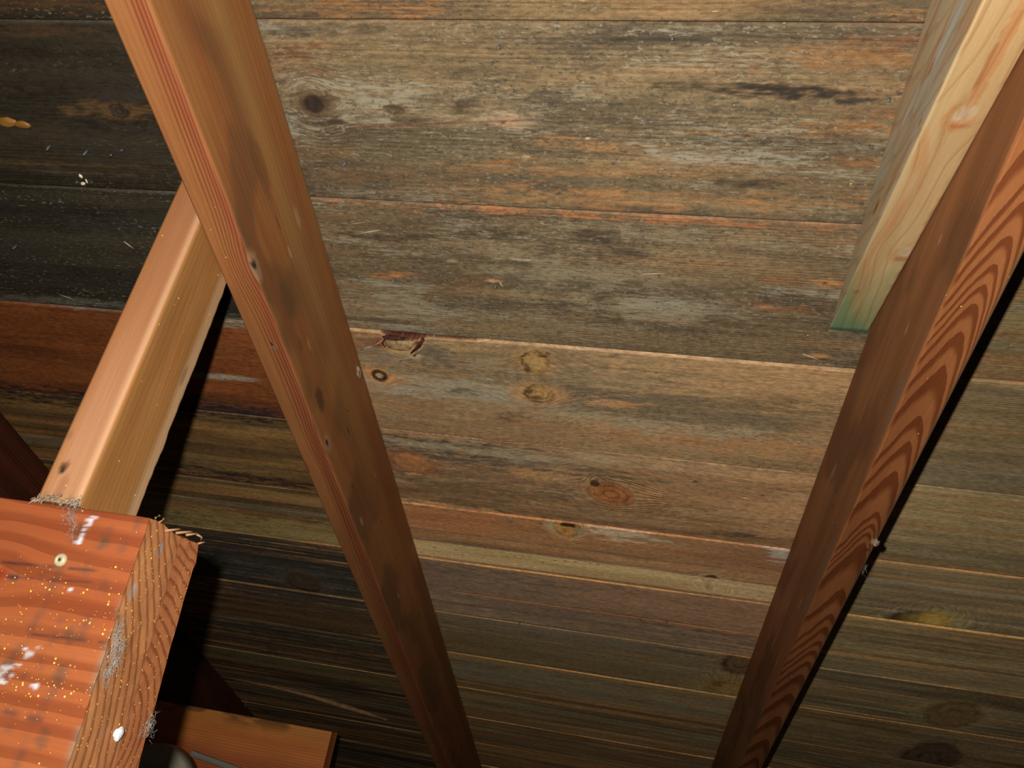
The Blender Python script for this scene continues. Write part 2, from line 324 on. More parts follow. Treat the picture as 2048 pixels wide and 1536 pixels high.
# stains: centre, half length, half height (mm), colour, strength
TAN, ORG, GRY, DRK, PAL = c8(150, 116, 78), c8(142, 94, 52), c8(112, 104, 84), c8(48, 43, 36), c8(160, 150, 118)
STAINS = [
 # row under the top edge
 (dk(720, 12, 70, 9), ORG, .9), (dk(820, 24, 25, 5), c8(150, 100, 56), .7), (dk(560, 22, 40, 7), DRK, .6), (dk(1300, 30, 70, 6), TAN, .5), (dk(1560, 22, 60, 10), DRK, .5), (dk(1790, 28, 30, 10), ORG, .7),
 (dk(60, 10, 60, 7), c8(95, 65, 35), .5),
 # first full row, centre
 (dk(560, 55, 45, 4), c8(120, 118, 105), .7), (dk(640, 60, 60, 6), DRK, .6), (dk(580, 110, 40, 10), c8(105, 62, 34), .8), (dk(610, 90, 40, 2.5), c8(128, 78, 46), .6), (dk(620, 145, 35, 3), c8(134, 76, 46), .65),
 (dk(630, 210, 22, 16), c8(60, 44, 32), .9), (dk(625, 245, 22, 8), c8(58, 42, 32), .8), (dk(650, 315, 45, 5), c8(55, 42, 33), .8), (dk(640, 295, 40, 10), c8(110, 80, 50), .5),
 (dk(760, 140, 60, 18), c8(128, 108, 72), .55), (dk(1000, 130, 90, 22), c8(126, 106, 72), .5), (dk(790, 218, 12, 4), DRK, .75), (dk(820, 245, 14, 5), DRK, .6), (dk(930, 215, 20, 6), DRK, .6),
 (dk(1040, 238, 45, 11), c8(158, 140, 112), .75), (dk(1010, 240, 14, 5), c8(165, 120, 85), .6), (dk(1130, 285, 55, 7), c8(160, 120, 75), .75), (dk(880, 290, 90, 16), c8(100, 92, 70), .6),
 (dk(1200, 200, 130, 10), c8(92, 82, 62), .4), (dk(1530, 180, 60, 5), DRK, .9), (dk(1620, 195, 42, 8), c8(45, 40, 38), .9), (dk(1710, 195, 60, 6), c8(50, 42, 36), .8), (dk(1380, 172, 60, 4), DRK, .6),
 (dk(1740, 105, 60, 8), c8(128, 86, 48), .7), (dk(1690, 135, 90, 7), c8(140, 98, 55), .7), (dk(1790, 80, 40, 5), c8(118, 74, 44), .7), (dk(1700, 255, 50, 12), c8(140, 92, 45), .8), (dk(1660, 275, 50, 4), DRK, .6), (dk(1720, 330, 45, 9), c8(130, 88, 48), .7), (dk(1740, 220, 35, 5), c8(128, 82, 48), .6),
 (dk(1300, 85, 90, 4), DRK, .6), (dk(1200, 75, 60, 5), DRK, .4), (dk(1500, 300, 90, 16), c8(98, 90, 70), .5), (dk(1480, 365, 40, 4), DRK, .7), (dk(1200, 345, 130, 5), c8(160, 118, 72), .6), (dk(1350, 395, 170, 8), c8(165, 118, 70), .75), (dk(1180, 405, 120, 6), c8(160, 110, 66), .7), (dk(760, 350, 90, 10), c8(120, 88, 55), .6), (dk(1010, 330, 60, 8), c8(145, 110, 72), .5),
 # second row, centre
 (dk(1200, 432, 260, 4), c8(165, 105, 60), .8), (dk(720, 440, 60, 16), c8(110, 84, 56), .6), (dk(780, 475, 45, 4), DRK, .7), (dk(1000, 470, 25, 6), DRK, .55), (dk(1180, 470, 20, 5), DRK, .7), (dk(1250, 500, 25, 6), DRK, .5), (dk(860, 545, 60, 10), c8(80, 70, 55), .5), (dk(945, 562, 20, 11), c8(112, 78, 46), .8), (dk(880, 585, 18, 10), c8(88, 68, 46), .7), (dk(790, 550, 20, 4), c8(150, 98, 52), .8),
 (dk(1150, 540, 90, 16), c8(132, 122, 96), .5), (dk(1300, 620, 110, 14), c8(136, 124, 98), .5), (dk(1200, 600, 15, 5), DRK, .7), (dk(1240, 510, 30, 7), c8(60, 56, 48), .6), (dk(1500, 560, 110, 22), c8(104, 86, 60), .6), (dk(1600, 560, 40, 7), c8(130, 90, 55), .7), (dk(1560, 615, 50, 5), c8(118, 70, 40), .6), (dk(1650, 470, 50, 30), c8(92, 74, 54), .5), (dk(800, 625, 120, 16), c8(112, 98, 72), .4), (dk(1560, 690, 100, 8), c8(118, 96, 68), .5), (dk(1100, 660, 250, 7), c8(118, 100, 70), .5),
 # third row
 (dk(730, 685, 40, 10), c8(105, 72, 44), .8), (dk(870, 715, 22, 12), c8(72, 66, 56), .8), (dk(760, 712, 60, 6), c8(95, 90, 76), .6), (dk(900, 780, 100, 14), c8(128, 124, 106), .7), (dk(1230, 760, 60, 10), c8(118, 104, 78), .5), (dk(1130, 785, 30, 8), c8(84, 78, 66), .5), (dk(930, 783, 12, 4), DRK, .7), (dk(1280, 800, 60, 9), c8(90, 80, 66), .6), (dk(1500, 840, 90, 9), c8(92, 82, 64), .6), (dk(1300, 855, 120, 9), c8(134, 126, 102), .6), (dk(1500, 760, 150, 22), c8(142, 112, 76), .7), (dk(1230, 808, 30, 4), c8(160, 120, 78), .7), (dk(850, 810, 110, 9), c8(118, 90, 58), .6), (dk(1450, 885, 180, 8), c8(140, 100, 62), .6), (dk(880, 850, 120, 8), c8(112, 92, 66), .5), (dk(1020, 835, 20, 5), DRK, .6), (dk(1690, 860, 40, 16), c8(136, 104, 68), .5),
 # fourth row
 (dk(860, 885, 120, 5), c8(50, 44, 38), .9), (dk(830, 900, 60, 7), c8(70, 60, 48), .7), (dk(790, 925, 30, 14), c8(66, 50, 38), .8), (dk(990, 925, 110, 7), c8(58, 52, 46), .75), (dk(960, 950, 110, 8), c8(78, 70, 58), .6), (dk(1000, 905, 140, 6), c8(128, 122, 100), .6), (dk(930, 985, 110, 12), c8(88, 74, 56), .6), (dk(1080, 950, 30, 5), c8(150, 112, 66), .7), (dk(1150, 975, 24, 9), c8(80, 74, 64), .6), (dk(1200, 950, 60, 7), c8(92, 78, 60), .7), (dk(1450, 990, 160, 34), c8(142, 112, 78), .8), (dk(1470, 1070, 40, 3), c8(60, 44, 36), .9), (dk(1250, 1040, 120, 8), c8(120, 98, 70), .5),
 # fifth row
 (dk(900, 1018, 80, 3), c8(60, 54, 48), .9), (dk(880, 1010, 80, 2), c8(175, 140, 92), .8), (dk(1000, 1035, 70, 4), c8(66, 60, 54), .8), (dk(930, 1045, 120, 14), c8(142, 92, 52), .85), (dk(1250, 1090, 220, 11), c8(134, 96, 60), .8), (dk(1500, 1120, 90, 20), c8(122, 88, 60), .7), (dk(1250, 1065, 40, 8), c8(165, 150, 125), .7), (dk(1560, 1107, 14, 8), c8(150, 148, 140), .7),
 
 # left of the left rafter
 (dk(240, 222, 45, 8), c8(100, 76, 46), .8), (dk(100, 160, 90, 14), c8(62, 56, 44), .5), (dk(260, 60, 60, 10), c8(52, 48, 42), .5), (dk(60, 325, 90, 2), c8(92, 74, 46), .8), (dk(150, 345, 60, 2), c8(84, 78, 62), .6), (dk(90, 480, 60, 16), c8(62, 56, 42), .6), (dk(220, 470, 50, 14), c8(66, 60, 46), .6), (dk(180, 250, 26, 9), c8(36, 32, 28), .8), (dk(120, 60, 120, 6), c8(90, 62, 34), .4), (dk(100, 600, 130, 3.5), c8(92, 86, 74), .8), (dk(80, 420, 120, 6), c8(40, 36, 32), .6),
 (dk(100, 650, 200, 14), c8(108, 58, 24), .6), (dk(470, 700, 80, 30), c8(112, 62, 28), .5), (dk(440, 640, 90, 5), c8(120, 116, 98), .7), (dk(430, 752, 30, 3), c8(140, 138, 120), .8),
 (dk(100, 790, 300, 9), c8(34, 32, 32), .95), (dk(460, 822, 130, 9), c8(36, 34, 36), .95), (dk(500, 960, 120, 7), c8(34, 30, 28), .9), (dk(420, 1040, 160, 10), c8(128, 112, 66), .6), (dk(620, 1070, 110, 9), c8(132, 116, 72), .7), (dk(480, 1130, 140, 26), c8(42, 42, 42), .8), (dk(600, 1190, 120, 20), c8(46, 46, 46), .7), (dk(560, 1225, 140, 11), c8(92, 62, 28), .7), (dk(560, 1320, 200, 9), c8(84, 78, 48), .8), (dk(480, 1265, 160, 16), c8(40, 38, 34), .7),
 # lower centre
 (dk(1000, 1160, 150, 14), c8(88, 76, 64), .7), (dk(1100, 1210, 220, 22), c8(106, 90, 74), .8), (dk(1350, 1215, 170, 20), c8(128, 98, 72), .8), (dk(950, 1290, 160, 14), c8(96, 76, 44), .7), (dk(1100, 1265, 150, 9), c8(108, 98, 84), .6), (dk(1100, 1365, 200, 9), c8(100, 104, 88), .7), (dk(1350, 1390, 170, 10), c8(118, 104, 72), .6), (dk(1200, 1320, 220, 16), c8(104, 90, 62), .6),
]
K_HALO, K_CORE = c8(150, 112, 56), c8(138, 112, 62)
KNOTS = [
 dict(p=dk(1070, 724, 13, 10), halo=c8(140, 108, 64), core=c8(136, 108, 62), hs=.7, arc=3.9, er=.92, ew=.15, seed=4, stretch=1.9, rings=2.5, emin=.55),
 dict(p=dk(1078, 788, 14, 8), halo=c8(146, 108, 66), core=c8(130, 102, 60), hs=.8, arc=2.9, er=.90, ew=.18, seed=9, stretch=3.0, rings=3, emin=.25),
 dict(p=dk(759, 751, 7.5, 5.2), rot=.3, halo=c8(146, 104, 58), core=c8(46, 32, 22), hs=.85, dot=c8(128, 112, 78), er=.8, ew=.2, seed=14, stretch=4.2, rings=0, emin=.9),
 dict(p=dk(822, 926, 17, 8.5), rot=.2, halo=c8(112, 76, 46), core=c8(124, 84, 50), hs=.8, er=1.0, ew=.1, es=.5, seed=21, stretch=2.2, rings=2, edge=(.04, .02, .012)),
 dict(p=dk(1222, 990, 22, 9.5), rot=.28, halo=c8(126, 98, 66), core=c8(128, 82, 46), hs=.6, er=1.0, ew=.08, es=.6, seed=25, stretch=2.0, rings=2.5, edge=(.06, .028, .014)),
 dict(p=dk(1190, 968, 4, 3), halo=c8(140, 100, 60), core=c8(60, 42, 28), hs=.4, er=1, ew=.2, seed=27, rings=0),
 dict(p=dk(1133, 1053, 13, 10), halo=c8(150, 130, 92), core=c8(150, 108, 52), hs=.7, arc=-1.4, er=.8, ew=.28, seed=31, stretch=1.8, rings=2, emin=.1),
 dict(p=dk(1422, 1161, 8, 5), halo=c8(150, 140, 96), core=c8(66, 38, 18), hs=.7, er=.7, ew=.4, seed=35, stretch=2.4, rings=0, emin=.5),
 dict(p=dk(1448, 1179, 10, 2.5), halo=c8(140, 96, 58), core=c8(140, 62, 32), hs=.6, er=1, ew=.2, es=.4, seed=36, rings=0),
 dict(p=dk(628, 208, 9, 8), halo=c8(66, 50, 38), core=c8(52, 42, 34), hs=.7, er=.9, ew=.2, es=.5, seed=38, rings=3),
 dict(p=dk(238, 222, 9, 7), halo=c8(98, 74, 46), core=c8(62, 52, 42), hs=.7, er=.9, ew=.2, es=.3, seed=41, rings=2),
 dict(p=dk(1480, 1327, 15, 10), halo=c8(110, 90, 60), core=c8(84, 66, 44), hs=.5, er=.95, ew=.2, seed=44, rings=2),
 dict(p=dk(1835, 1243, 30, 10), rot=-.3, halo=c8(120, 112, 88), core=c8(70, 52, 34), hs=.7, er=1, ew=.1, es=.3, seed=47, stretch=1.8, rings=1),
 dict(p=dk(1868, 1240, 15, 8), rot=-.3, halo=c8(140, 120, 60), core=c8(150, 122, 54), hs=.5, er=1, ew=.1, es=.3, seed=48, rings=1),
 dict(p=dk(1470, 1385, 24, 12), rot=-.3, halo=c8(128, 110, 62), core=c8(120, 98, 52), hs=.5, er=1, ew=.15, es=.5, seed=50, rings=1),
 dict(p=dk(1905, 1430, 24, 12), halo=c8(120, 104, 64), core=c8(96, 76, 44), hs=.5, er=1, ew=.15, es=.5, seed=52, rings=2),
 dict(p=dk(1858, 1518, 26, 16), halo=c8(100, 84, 60), core=c8(70, 54, 38), hs=.5, er=1, ew=.15, es=.5, seed=54, rings=2),
 dict(p=dk(608, 1165, 16, 8), halo=c8(70, 66, 56), core=c8(60, 52, 40), hs=.4, er=.9, ew=.2, seed=57, rings=1),
 dict(p=dk(1120, 665 - 0, 2, 1), halo=c8(120, 100, 70), core=c8(100, 80, 60), hs=.1, seed=58),
]
RUST = [(868, 1094), (912, 1099), (1015, 1113), (1030, 1113), (1045, 1114), (1085, 1124), (1110, 1121), (1130, 1122), (1180, 1127), (1197, 1129), (1060, 1115), (1150, 1124)]

POST = [   # small marks: centre, radii, colour, strength
 (dk(1055, 737, 3.2, 6), c8(60, 48, 36), .8), (dk(1088, 712, 6, 1.6), c8(66, 40, 26), .9), (dk(1070, 728, 5, 3), c8(120, 104, 74), .5), (dk(1096, 706, 3, 2), c8(60, 36, 20), .8),
 (dk(1060, 783, 4, 3), c8(62, 46, 30), .8), (dk(1072, 795, 6, 2), c8(66, 50, 32), .8), (dk(1082, 788, 5, 3), c8(150, 116, 62), .6),
 (dk(1136, 1049, 8, 2.2), c8(36, 24, 14), .95), (dk(1126, 1050, 3, 1.6), c8(30, 22, 14), .9), (dk(1146, 1052, 3, 1.8), c8(36, 24, 16), .9), (dk(1160, 1062, 8, 3), c8(112, 108, 84), .7),
 (dk(1130, 1062, 2, 3), c8(92, 60, 28), .6), (dk(1102, 1052, 8, 5), c8(140, 132, 100), .5),
 (dk(800, 693, 15, 5), c8(140, 112, 60), .8), (dk(797, 703, 16, 3), c8(150, 118, 74), .8), (dk(830, 712, 8, 4), c8(150, 122, 88), .6), (dk(740, 683, 12, 5), c8(92, 66, 44), .8), (dk(790, 674, 10, 3), c8(70, 58, 54), .7),
 (dk(836, 688, 3.5, 5), c8(80, 30, 18), .9), (dk(758, 685, 3, 5), c8(96, 38, 20), .7), (dk(870, 700, 8, 8), c8(84, 78, 62), .6),
 (dk(1007, 246, 3, 2), c8(70, 54, 40), .8), (dk(1174, 277, 3, 1.6), c8(168, 160, 136), .8), (dk(1054, 312, 5, 1.8), c8(176, 150, 116), .8), (dk(1010, 324, 22, .8), c8(150, 90, 44), .8), (dk(1110, 275, 26, 1.2), c8(150, 104, 52), .7),
 (dk(790, 551, 7, 2), c8(160, 108, 60), .8), (dk(985, 562, 8, 1.6), c8(170, 120, 76), .8), (dk(1640, 712, 11, 2.4), c8(172, 126, 76), .8), (dk(1637, 718, 12, .9), c8(60, 40, 28), .8), (dk(1655, 566, 20, 4), c8(150, 108, 66), .8), (dk(1650, 566, 3, 1.6), c8(66, 56, 48), .8), (dk(1530, 615, 9, 1.5), c8(160, 118, 76), .7),
 (dk(750, 640, 60, 2.5), c8(60, 54, 44), .5), (dk(1000, 432, 4, 1.5), DRK, .8), (dk(998, 413, 20, 1.2), DRK, .3), (dk(1180, 462, 12, 3), DRK, .5), (dk(830, 508, 7, 2), c8(150, 130, 100), .6), (dk(905, 522, 6, 2), c8(160, 148, 124), .6), (dk(1050, 520, 16, 1.6), c8(150, 146, 128), .6),
 (dk(1390, 965, 3, 1.4), c8(70, 52, 40), .8), (dk(1492, 998, 4, 1.2), c8(176, 146, 104), .8), (dk(1525, 992, 2, 1.2), c8(80, 60, 44), .8), (dk(822, 948, 9, 1.2), c8(170, 128, 84), .7),
]
def look(colm, r):
    """base colours and weathering of one board: (light, dark, ring freq /m, ring amp, mold, pale, seed)"""
    C = {0: (c8(118, 98, 66), c8(76, 66, 50), 260, .35, .46, .30), 1: (c8(122, 104, 74), c8(92, 80, 60), 240, .30, .44, .42), 2: (c8(116, 98, 70), c8(86, 74, 54), 300, .30, .42, .46),
         3: (c8(132, 106, 72), c8(104, 88, 62), 300, .30, .28, .36), 4: (c8(128, 102, 70), c8(104, 84, 58), 330, .70, .14, .20), 5: (c8(132, 100, 66), c8(116, 90, 60), 260, .6, .04, .10),
         6: (c8(122, 102, 80), c8(98, 82, 62), 300, .40, .06, .12)}
    Lf = {0: (c8(68, 55, 37), c8(48, 40, 28), 250, .3, .40, .18), 1: (c8(62, 53, 38), c8(46, 39, 28), 250, .3, .42, .2), 2: (c8(60, 54, 39), c8(42, 37, 27), 260, .3, .42, .26),
          3: (c8(112, 62, 26), c8(84, 46, 20), 300, .4, .16, .02), 4: (c8(104, 78, 40), c8(80, 60, 34), 330, .55, .12, .04), 5: (c8(100, 80, 46), c8(72, 56, 34), 300, .5, .20, .06),
          6: (c8(62, 55, 42), c8(46, 41, 32), 300, .4, .30, .06), 7: (c8(70, 58, 38), c8(48, 44, 36), 300, .4, .30, .06)}
    if colm == 'm' and r in C: return C[r]
    if colm == 'l':
        if r in Lf: return Lf[r]
        return [(c8(66, 58, 42), c8(50, 46, 36), 280, .4, .26, .05), (c8(84, 62, 38), c8(56, 46, 32), 280, .4, .24, .05)][r % 2]
    if colm == 'r' and r <= 6: return [(c8(128, 110, 74), c8(108, 92, 62), 300, .35, .06, .14), (c8(122, 104, 72), c8(104, 88, 60), 330, .45, .05, .10)][r % 2]
    if colm == 'r': return [(c8(110, 92, 60), c8(90, 74, 48), 280, .4, .08, .08), (c8(104, 92, 66), c8(82, 70, 48), 300, .4, .08, .10)][r % 2]
    return [(c8(116, 98, 66), c8(92, 78, 52), 280, .4, .08, .12), (c8(108, 94, 66), c8(88, 76, 54), 300, .4, .10, .12), (c8(118, 96, 60), c8(96, 76, 48), 280, .4, .08, .08)][r % 3]

def notch(u, r, colm):                     # the upper edge of the third centre row breaks away beside the split knot
    d = np.zeros_like(u)
    if colm == 'm' and r == 3:
        a = deck(762, 664)[0]; b = deck(852, 676)[0]; e = deck(1000, 690)[0]
        t = (u - a) / (b - a)
        d = np.where((t > 0) & (t < 1), mm(11) * np.sin(np.clip(t, 0, 1) * math.pi) ** .5 * (0.75 + .5 * vn(u * 300, u * 0, 5)), 0)
        d = np.maximum(d, np.where((u > b - mm(8)) & (u < e), mm(2.6) * (1 - (u - b) / (e - b)), 0))
    return d

def board(colm, r):
    u0, u1 = {'l': (U_L, U_M1 - .0006), 'm': (U_M1 + .0006, U_M2 - .0006), 'r': (U_M2 + .0006, U_R)}[colm]
    off = {'l': 0.003, 'm': 0.0, 'r': -0.003}[colm]
    v0, v1 = (EDGES[r] + off) * S, (EDGES[r + 1] + off) * S
    seed = {'l': 100, 'm': 200, 'r': 300}[colm] + r * 7
    far = r >= 7 or colm == 'r'
    rng = random.Random(seed)
    du, dv = (0.0085, 0.0028) if far else ((0.0023, 0.0011) if colm == 'm' and r <= 5 else (0.0036, 0.0016))
    nu = int((u1 - u0) / du) + 1; nvc = int((v1 - v0) / dv) + 1
    us = np.linspace(u0, u1, nu)
    # profile across the board: (fraction position, offset in mm from an edge, height)
    ch = mm(2.2)
    inner = np.linspace(0, 1, nvc)
    U = np.repeat(us[:, None], nvc + 4, 1)
    gap = mm(0.7)
    a = v0 + gap + mm(0.8) * (vn(us * 9, us * 0 + r, seed) - .5) + notch(us, r, colm)
    b = v1 - gap + mm(0.8) * (vn(us * 9, us * 0 + r, seed + 1) - .5)
    Vv = np.zeros((nu, nvc + 4)); Nn = np.zeros((nu, nvc + 4))
    lift = mm(rng.uniform(-.7, .7)) + mm(2.0) * (vn(us * 2.2, us * 0, seed + 3) - .5) * .6
    Vv[:, 2:-2] = (a + ch)[:, None] + inner[None] * (b - a - 1.6 * ch)[:, None]
    Vv[:, 0] = a; Vv[:, 1] = a; Vv[:, -1] = b; Vv[:, -2] = b
    Nn[:] = S; Nn[:, 1] += ch * .8; Nn[:, -2] += ch * .4; Nn[:, 0] += mm(19); Nn[:, -1] += mm(19)
    Nn[:, 1:-1] += lift[:, None]
    cup = (np.linspace(-1, 1, nvc) ** 2) * mm(rng.uniform(-.8, .8)); Nn[:, 2:-2] += cup[None]
    # ---- look
    cl, cd, freq, ramp, mold, pale = look(colm, r)
    x = U.ravel(); y = Vv.ravel()
    A = dict(gy=y.copy(), mold=np.full(x.shape, mold), pale=np.full(x.shape, pale), kr=np.zeros(x.shape), kin=np.zeros(x.shape), kmask=np.zeros(x.shape))
    wv = y + 0.004 * (fbm(x * 5, y * 14, seed, 3) - .5)
    big = fbm(x * 3.2, wv * 26, seed + 1, 4); st = fbm(x * 2.0, wv * 95, seed + 2, 3); sm = fbm(x * 26, wv * 110, seed + 4, 3)
    f = np.clip((big - .5) * 2.4 + (st - .5) * 1.5 + .5, 0, 1)
    A['col'] = cd + (cl - cd) * f[:, None]
    A['col'] = A['col'] * (1 + .35 * (sm - .5))[:, None]
    if r >= 4 or colm == 'r':                                   # plain pine: long light and dark streaks of the growth
        sk = fbm(x * 1.1, wv * 130, seed + 41, 4); sk2 = fbm(x * .9, wv * 60, seed + 43, 3)
        A['col'] = A['col'] * (1 + (1.3 if r >= 5 else .8) * (sk - .5))[:, None]
        A['col'] = mixc(A['col'], c8(140, 96, 54), sstep(.55, .7, sk2) * .4)
        A['col'] = mixc(A['col'], c8(96, 96, 82), sstep(.56, .7, 1 - sk2) * .35)
        ln = sstep(.70, .76, fbm(x * 2.2, wv * 210, seed + 47, 3)) * (r >= 5)
        A['col'] = mixc(A['col'], c8(172, 128, 76), ln * .55)
    warm = sstep(.56, .75, fbm(x * 4.5, wv * 60, seed + 8, 4))
    if colm == 'm' and r <= 4: A['col'] = mixc(A['col'], c8(142, 104, 66), warm * .35)
    A['mold'] = np.clip(A['mold'] + .75 * (fbm(x * 9, wv * 40, seed + 11, 4) - .52), 0, 1) * (mold > .02)
    A['pale'] = np.clip(A['pale'] + .7 * (fbm(x * 7, wv * 34, seed + 13, 4) - .5), 0, 1) * (pale > .02)
    for (pu, pv, ru, rv), c, s in STAINS:
        if not (u0 <= pu <= u1 and v0 - mm(3) <= pv <= v1 + mm(3)): continue
        jx = (fbm(x * 34, y * 170, int(abs(pu) * 9999) % 997, 5, .7) - .5)
        d = np.sqrt(((x - pu) / ru) ** 2 + ((y - pv) / rv) ** 2) + 3.0 * jx
        m_ = (1 - sstep(.35, 1.25, d)) * s
        if colm == 'm' and r <= 2 and c[0] > c[2] * 2.1: m_ = m_ * (.30 + .5 * sstep(.40, .62, fbm(x * 40, y * 260, 67, 4, .65)))
        if c.sum() < .12: m_ = m_ * (.35 + .65 * sstep(.36, .58, fbm(x * 75, y * 330, 63, 4, .65)))
        A['col'] = mixc(A['col'], c, m_)
        lum = c.sum()
        if lum < .12: A['pale'] = A['pale'] * (1 - m_)
        elif c[0] > c[2] * 2.1: A['mold'] = A['mold'] * (1 - .55 * m_); A['pale'] = A['pale'] * (1 - .5 * m_)
    ks = [k for k in KNOTS if u0 <= k['p'][0] <= u1 and v0 <= k['p'][1] <= v1]
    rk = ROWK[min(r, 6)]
    A = apply_knots(A, x, y, ks)
    for (pu, pv, ru, rv), c, k_ in POST:
        if not (u0 <= pu <= u1 and v0 <= pv <= v1): continue
        near = (np.abs(x - pu) < 2 * ru) & (np.abs(y - pv) < 2.5 * rv)
        if not near.any(): continue
        xn, yn = x[near], y[near]
        d = np.sqrt(((xn - pu) / ru) ** 2 + ((yn - pv) / rv) ** 2) + .8 * (fbm(xn * 250, yn * 400, 61, 3) - .5)
        w_ = (1 - sstep(.5, 1.1, d)) * k_
        A['col'][near] = mixc(A['col'][near], c, w_)
        for q in ('mold', 'pale'): A[q][near] = A[q][near] * (1 - w_)
    A = finish_rings(A, freq, x, seed, ramp)
    A['ringamp'] = A['ringamp'] * (.25 + 1.1 * sstep(.42, .66, fbm(x * 4, wv * 45, seed + 31, 3)))
    # flash-lit lip along the seam: the upslope edge is painted paler
    e0 = y - np.repeat(a[:, None], nvc + 4, 1).ravel(); e1 = np.repeat(b[:, None], nvc + 4, 1).ravel() - y
    edge_c = c8(150, 122, 92) if (colm == 'm' and r in (1, 3)) else c8(158, 104, 58)
    if colm == 'm' and r <= 2: edge_c = c8(136, 106, 80)
    if colm == 'l' and r <= 3: edge_c = c8(104, 98, 88)
    if r >= 6: edge_c = c8(165, 122, 62)
    ew = mm(4.0) if (colm == 'm' and r == 3) else (mm(1.5) if r < 6 else mm(3.0))
    es = (1 - sstep(ew * .6, ew * 1.1, e0)) * (.35 + .65 * sstep(.38, .6, fbm(x * 6, y * 4, seed + 21, 3)))
    A['col'] = mixc(A['col'], edge_c, es * (.75 if r >= 3 else .55) * (.5 if colm == 'l' and r >= 4 else 1)); A['mold'] = A['mold'] * (1 - .8 * es); A['pale'] = A['pale'] * (1 - es)
    side = np.zeros((nu, nvc + 4)); side[:, 0] = 1; side[:, -1] = 1; side = side.ravel()
    A['col'] = mixc(A['col'], c8(70, 40, 24), side * .8)
    nt_ = (notch(us, r, colm) > mm(.8)).astype(float); open_ = np.zeros((nu, nvc + 4)); open_[:, 0] = nt_; open_[:, 1] = nt_ * .8
    A['col'] = mixc(A['col'], c8(74, 20, 12, .4), open_.ravel())
    if colm == 'm' and r == 5:
        wv_ = mm(2.5) * (fbm(x * 6, y * 0, 71, 3) - .5)
        k0, k1 = 1.722 * S + wv_, 1.797 * S + wv_ * .4
        band = sstep(k0 - mm(3), k0 + mm(3), y) * (1 - sstep(k1 - mm(2), k1 + mm(2), y))
        bc = c8(176, 150, 104)[None] * (.72 + .5 * fbm(x * 3, y * 170, 73, 3))[:, None]
        bc = bc * (1 - .18 * sstep(.0, .2, x))[:, None] + np.array([.018, .017, .015]) * sstep(.0, .2, x)[:, None]
        A['col'] = mixc(A['col'], bc, band * .92); A['mold'] *= 1 - band; A['pale'] *= 1 - band
        for (px, py) in RUST:
            p = deck(px, py); d = np.sqrt(((x - p[0]) / mm(3.2)) ** 2 + ((y - p[1]) / mm(1.9)) ** 2)
            A['col'] = mixc(A['col'], c8(120, 42, 12), (1 - sstep(.6, 1.1, d)) * .9)
        p = deck(1030, 1113); q = np.exp(-(((x - p[0]) / .13) ** 2) - ((y - p[1] - (x - p[0]) * .02) / mm(3)) ** 2)
        A['col'] = mixc(A['col'], c8(176, 150, 70), q * .7)
    if colm == 'm' and r == 6:                                  # a split with a raised bright lip
        vc = 1.983 * S + mm(1) * (vn(x * 8, x * 0, 4) - .5)
        on = sstep(-.52 * S, -.46 * S, x)
        A['col'] = mixc(A['col'], c8(176, 112, 60), np.exp(-((y - vc) / mm(2.2)) ** 2) * on * .95)
        A['col'] = mixc(A['col'], c8(40, 26, 18), np.exp(-((y - vc + mm(3)) / mm(1.0)) ** 2) * on * .6)
    if colm == 'm' and r == 1:
        q = deck(700, 255); q2 = deck(1150, 236); t = np.clip((x - q[0]) / (q2[0] - q[0]), 0, 1)
        vc = q[1] + t * (q2[1] - q[1]); on = sstep(-.02, .05, (x - q[0]) / (q2[0] - q[0])) * (1 - sstep(.9, 1.0, (x - q[0]) / (q2[0] - q[0])))
        A['col'] = mixc(A['col'], c8(112, 62, 38), np.exp(-((y - vc) / mm(.9)) ** 2) * on * .8)
        q = deck(1350, 268); q2 = deck(1660, 262); t = (x - q[0]) / (q2[0] - q[0]); vc = q[1] + t * (q2[1] - q[1])
        A['col'] = mixc(A['col'], c8(165, 118, 62), np.exp(-((y - vc) / mm(.9)) ** 2) * sstep(0, .1, t) * (1 - sstep(.9, 1, t)) * .8)
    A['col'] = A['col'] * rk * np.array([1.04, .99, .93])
    A['g'] = np.stack([x, A['gy'], np.full(x.shape, seed * 1.37)], 1)
    A['ringw'] = 0.35; A['speck'] = .0012 if r < 4 else 0.0
    P = world(np.stack([x, y, Nn.ravel()], 1))
    Q = grid_quads(nu, nvc + 4, 0, True)
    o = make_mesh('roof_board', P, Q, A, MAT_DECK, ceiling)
    return o

BOARDS = {}
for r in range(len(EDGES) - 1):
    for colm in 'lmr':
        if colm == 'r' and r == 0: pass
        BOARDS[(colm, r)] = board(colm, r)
for key, lab in {('m', 1): 'wide weathered grey board with tan streaks below the top seam', ('m', 2): 'grey mildewed board in the middle row', ('m', 3): 'board with the split knot and two round knots',
                 ('m', 4): 'brown board with two reddish oval knots', ('m', 5): 'board with a pale yellow band and rust dots', ('l', 3): 'orange brown board left of the left rafter',
                 ('l', 1): 'nearly black board left of the left rafter', ('l', 2): 'dark mottled board behind the top of the strut', ('r', 3): 'clean tan board right of the right rafter'}.items():
    BOARDS[key]['label'] = lab

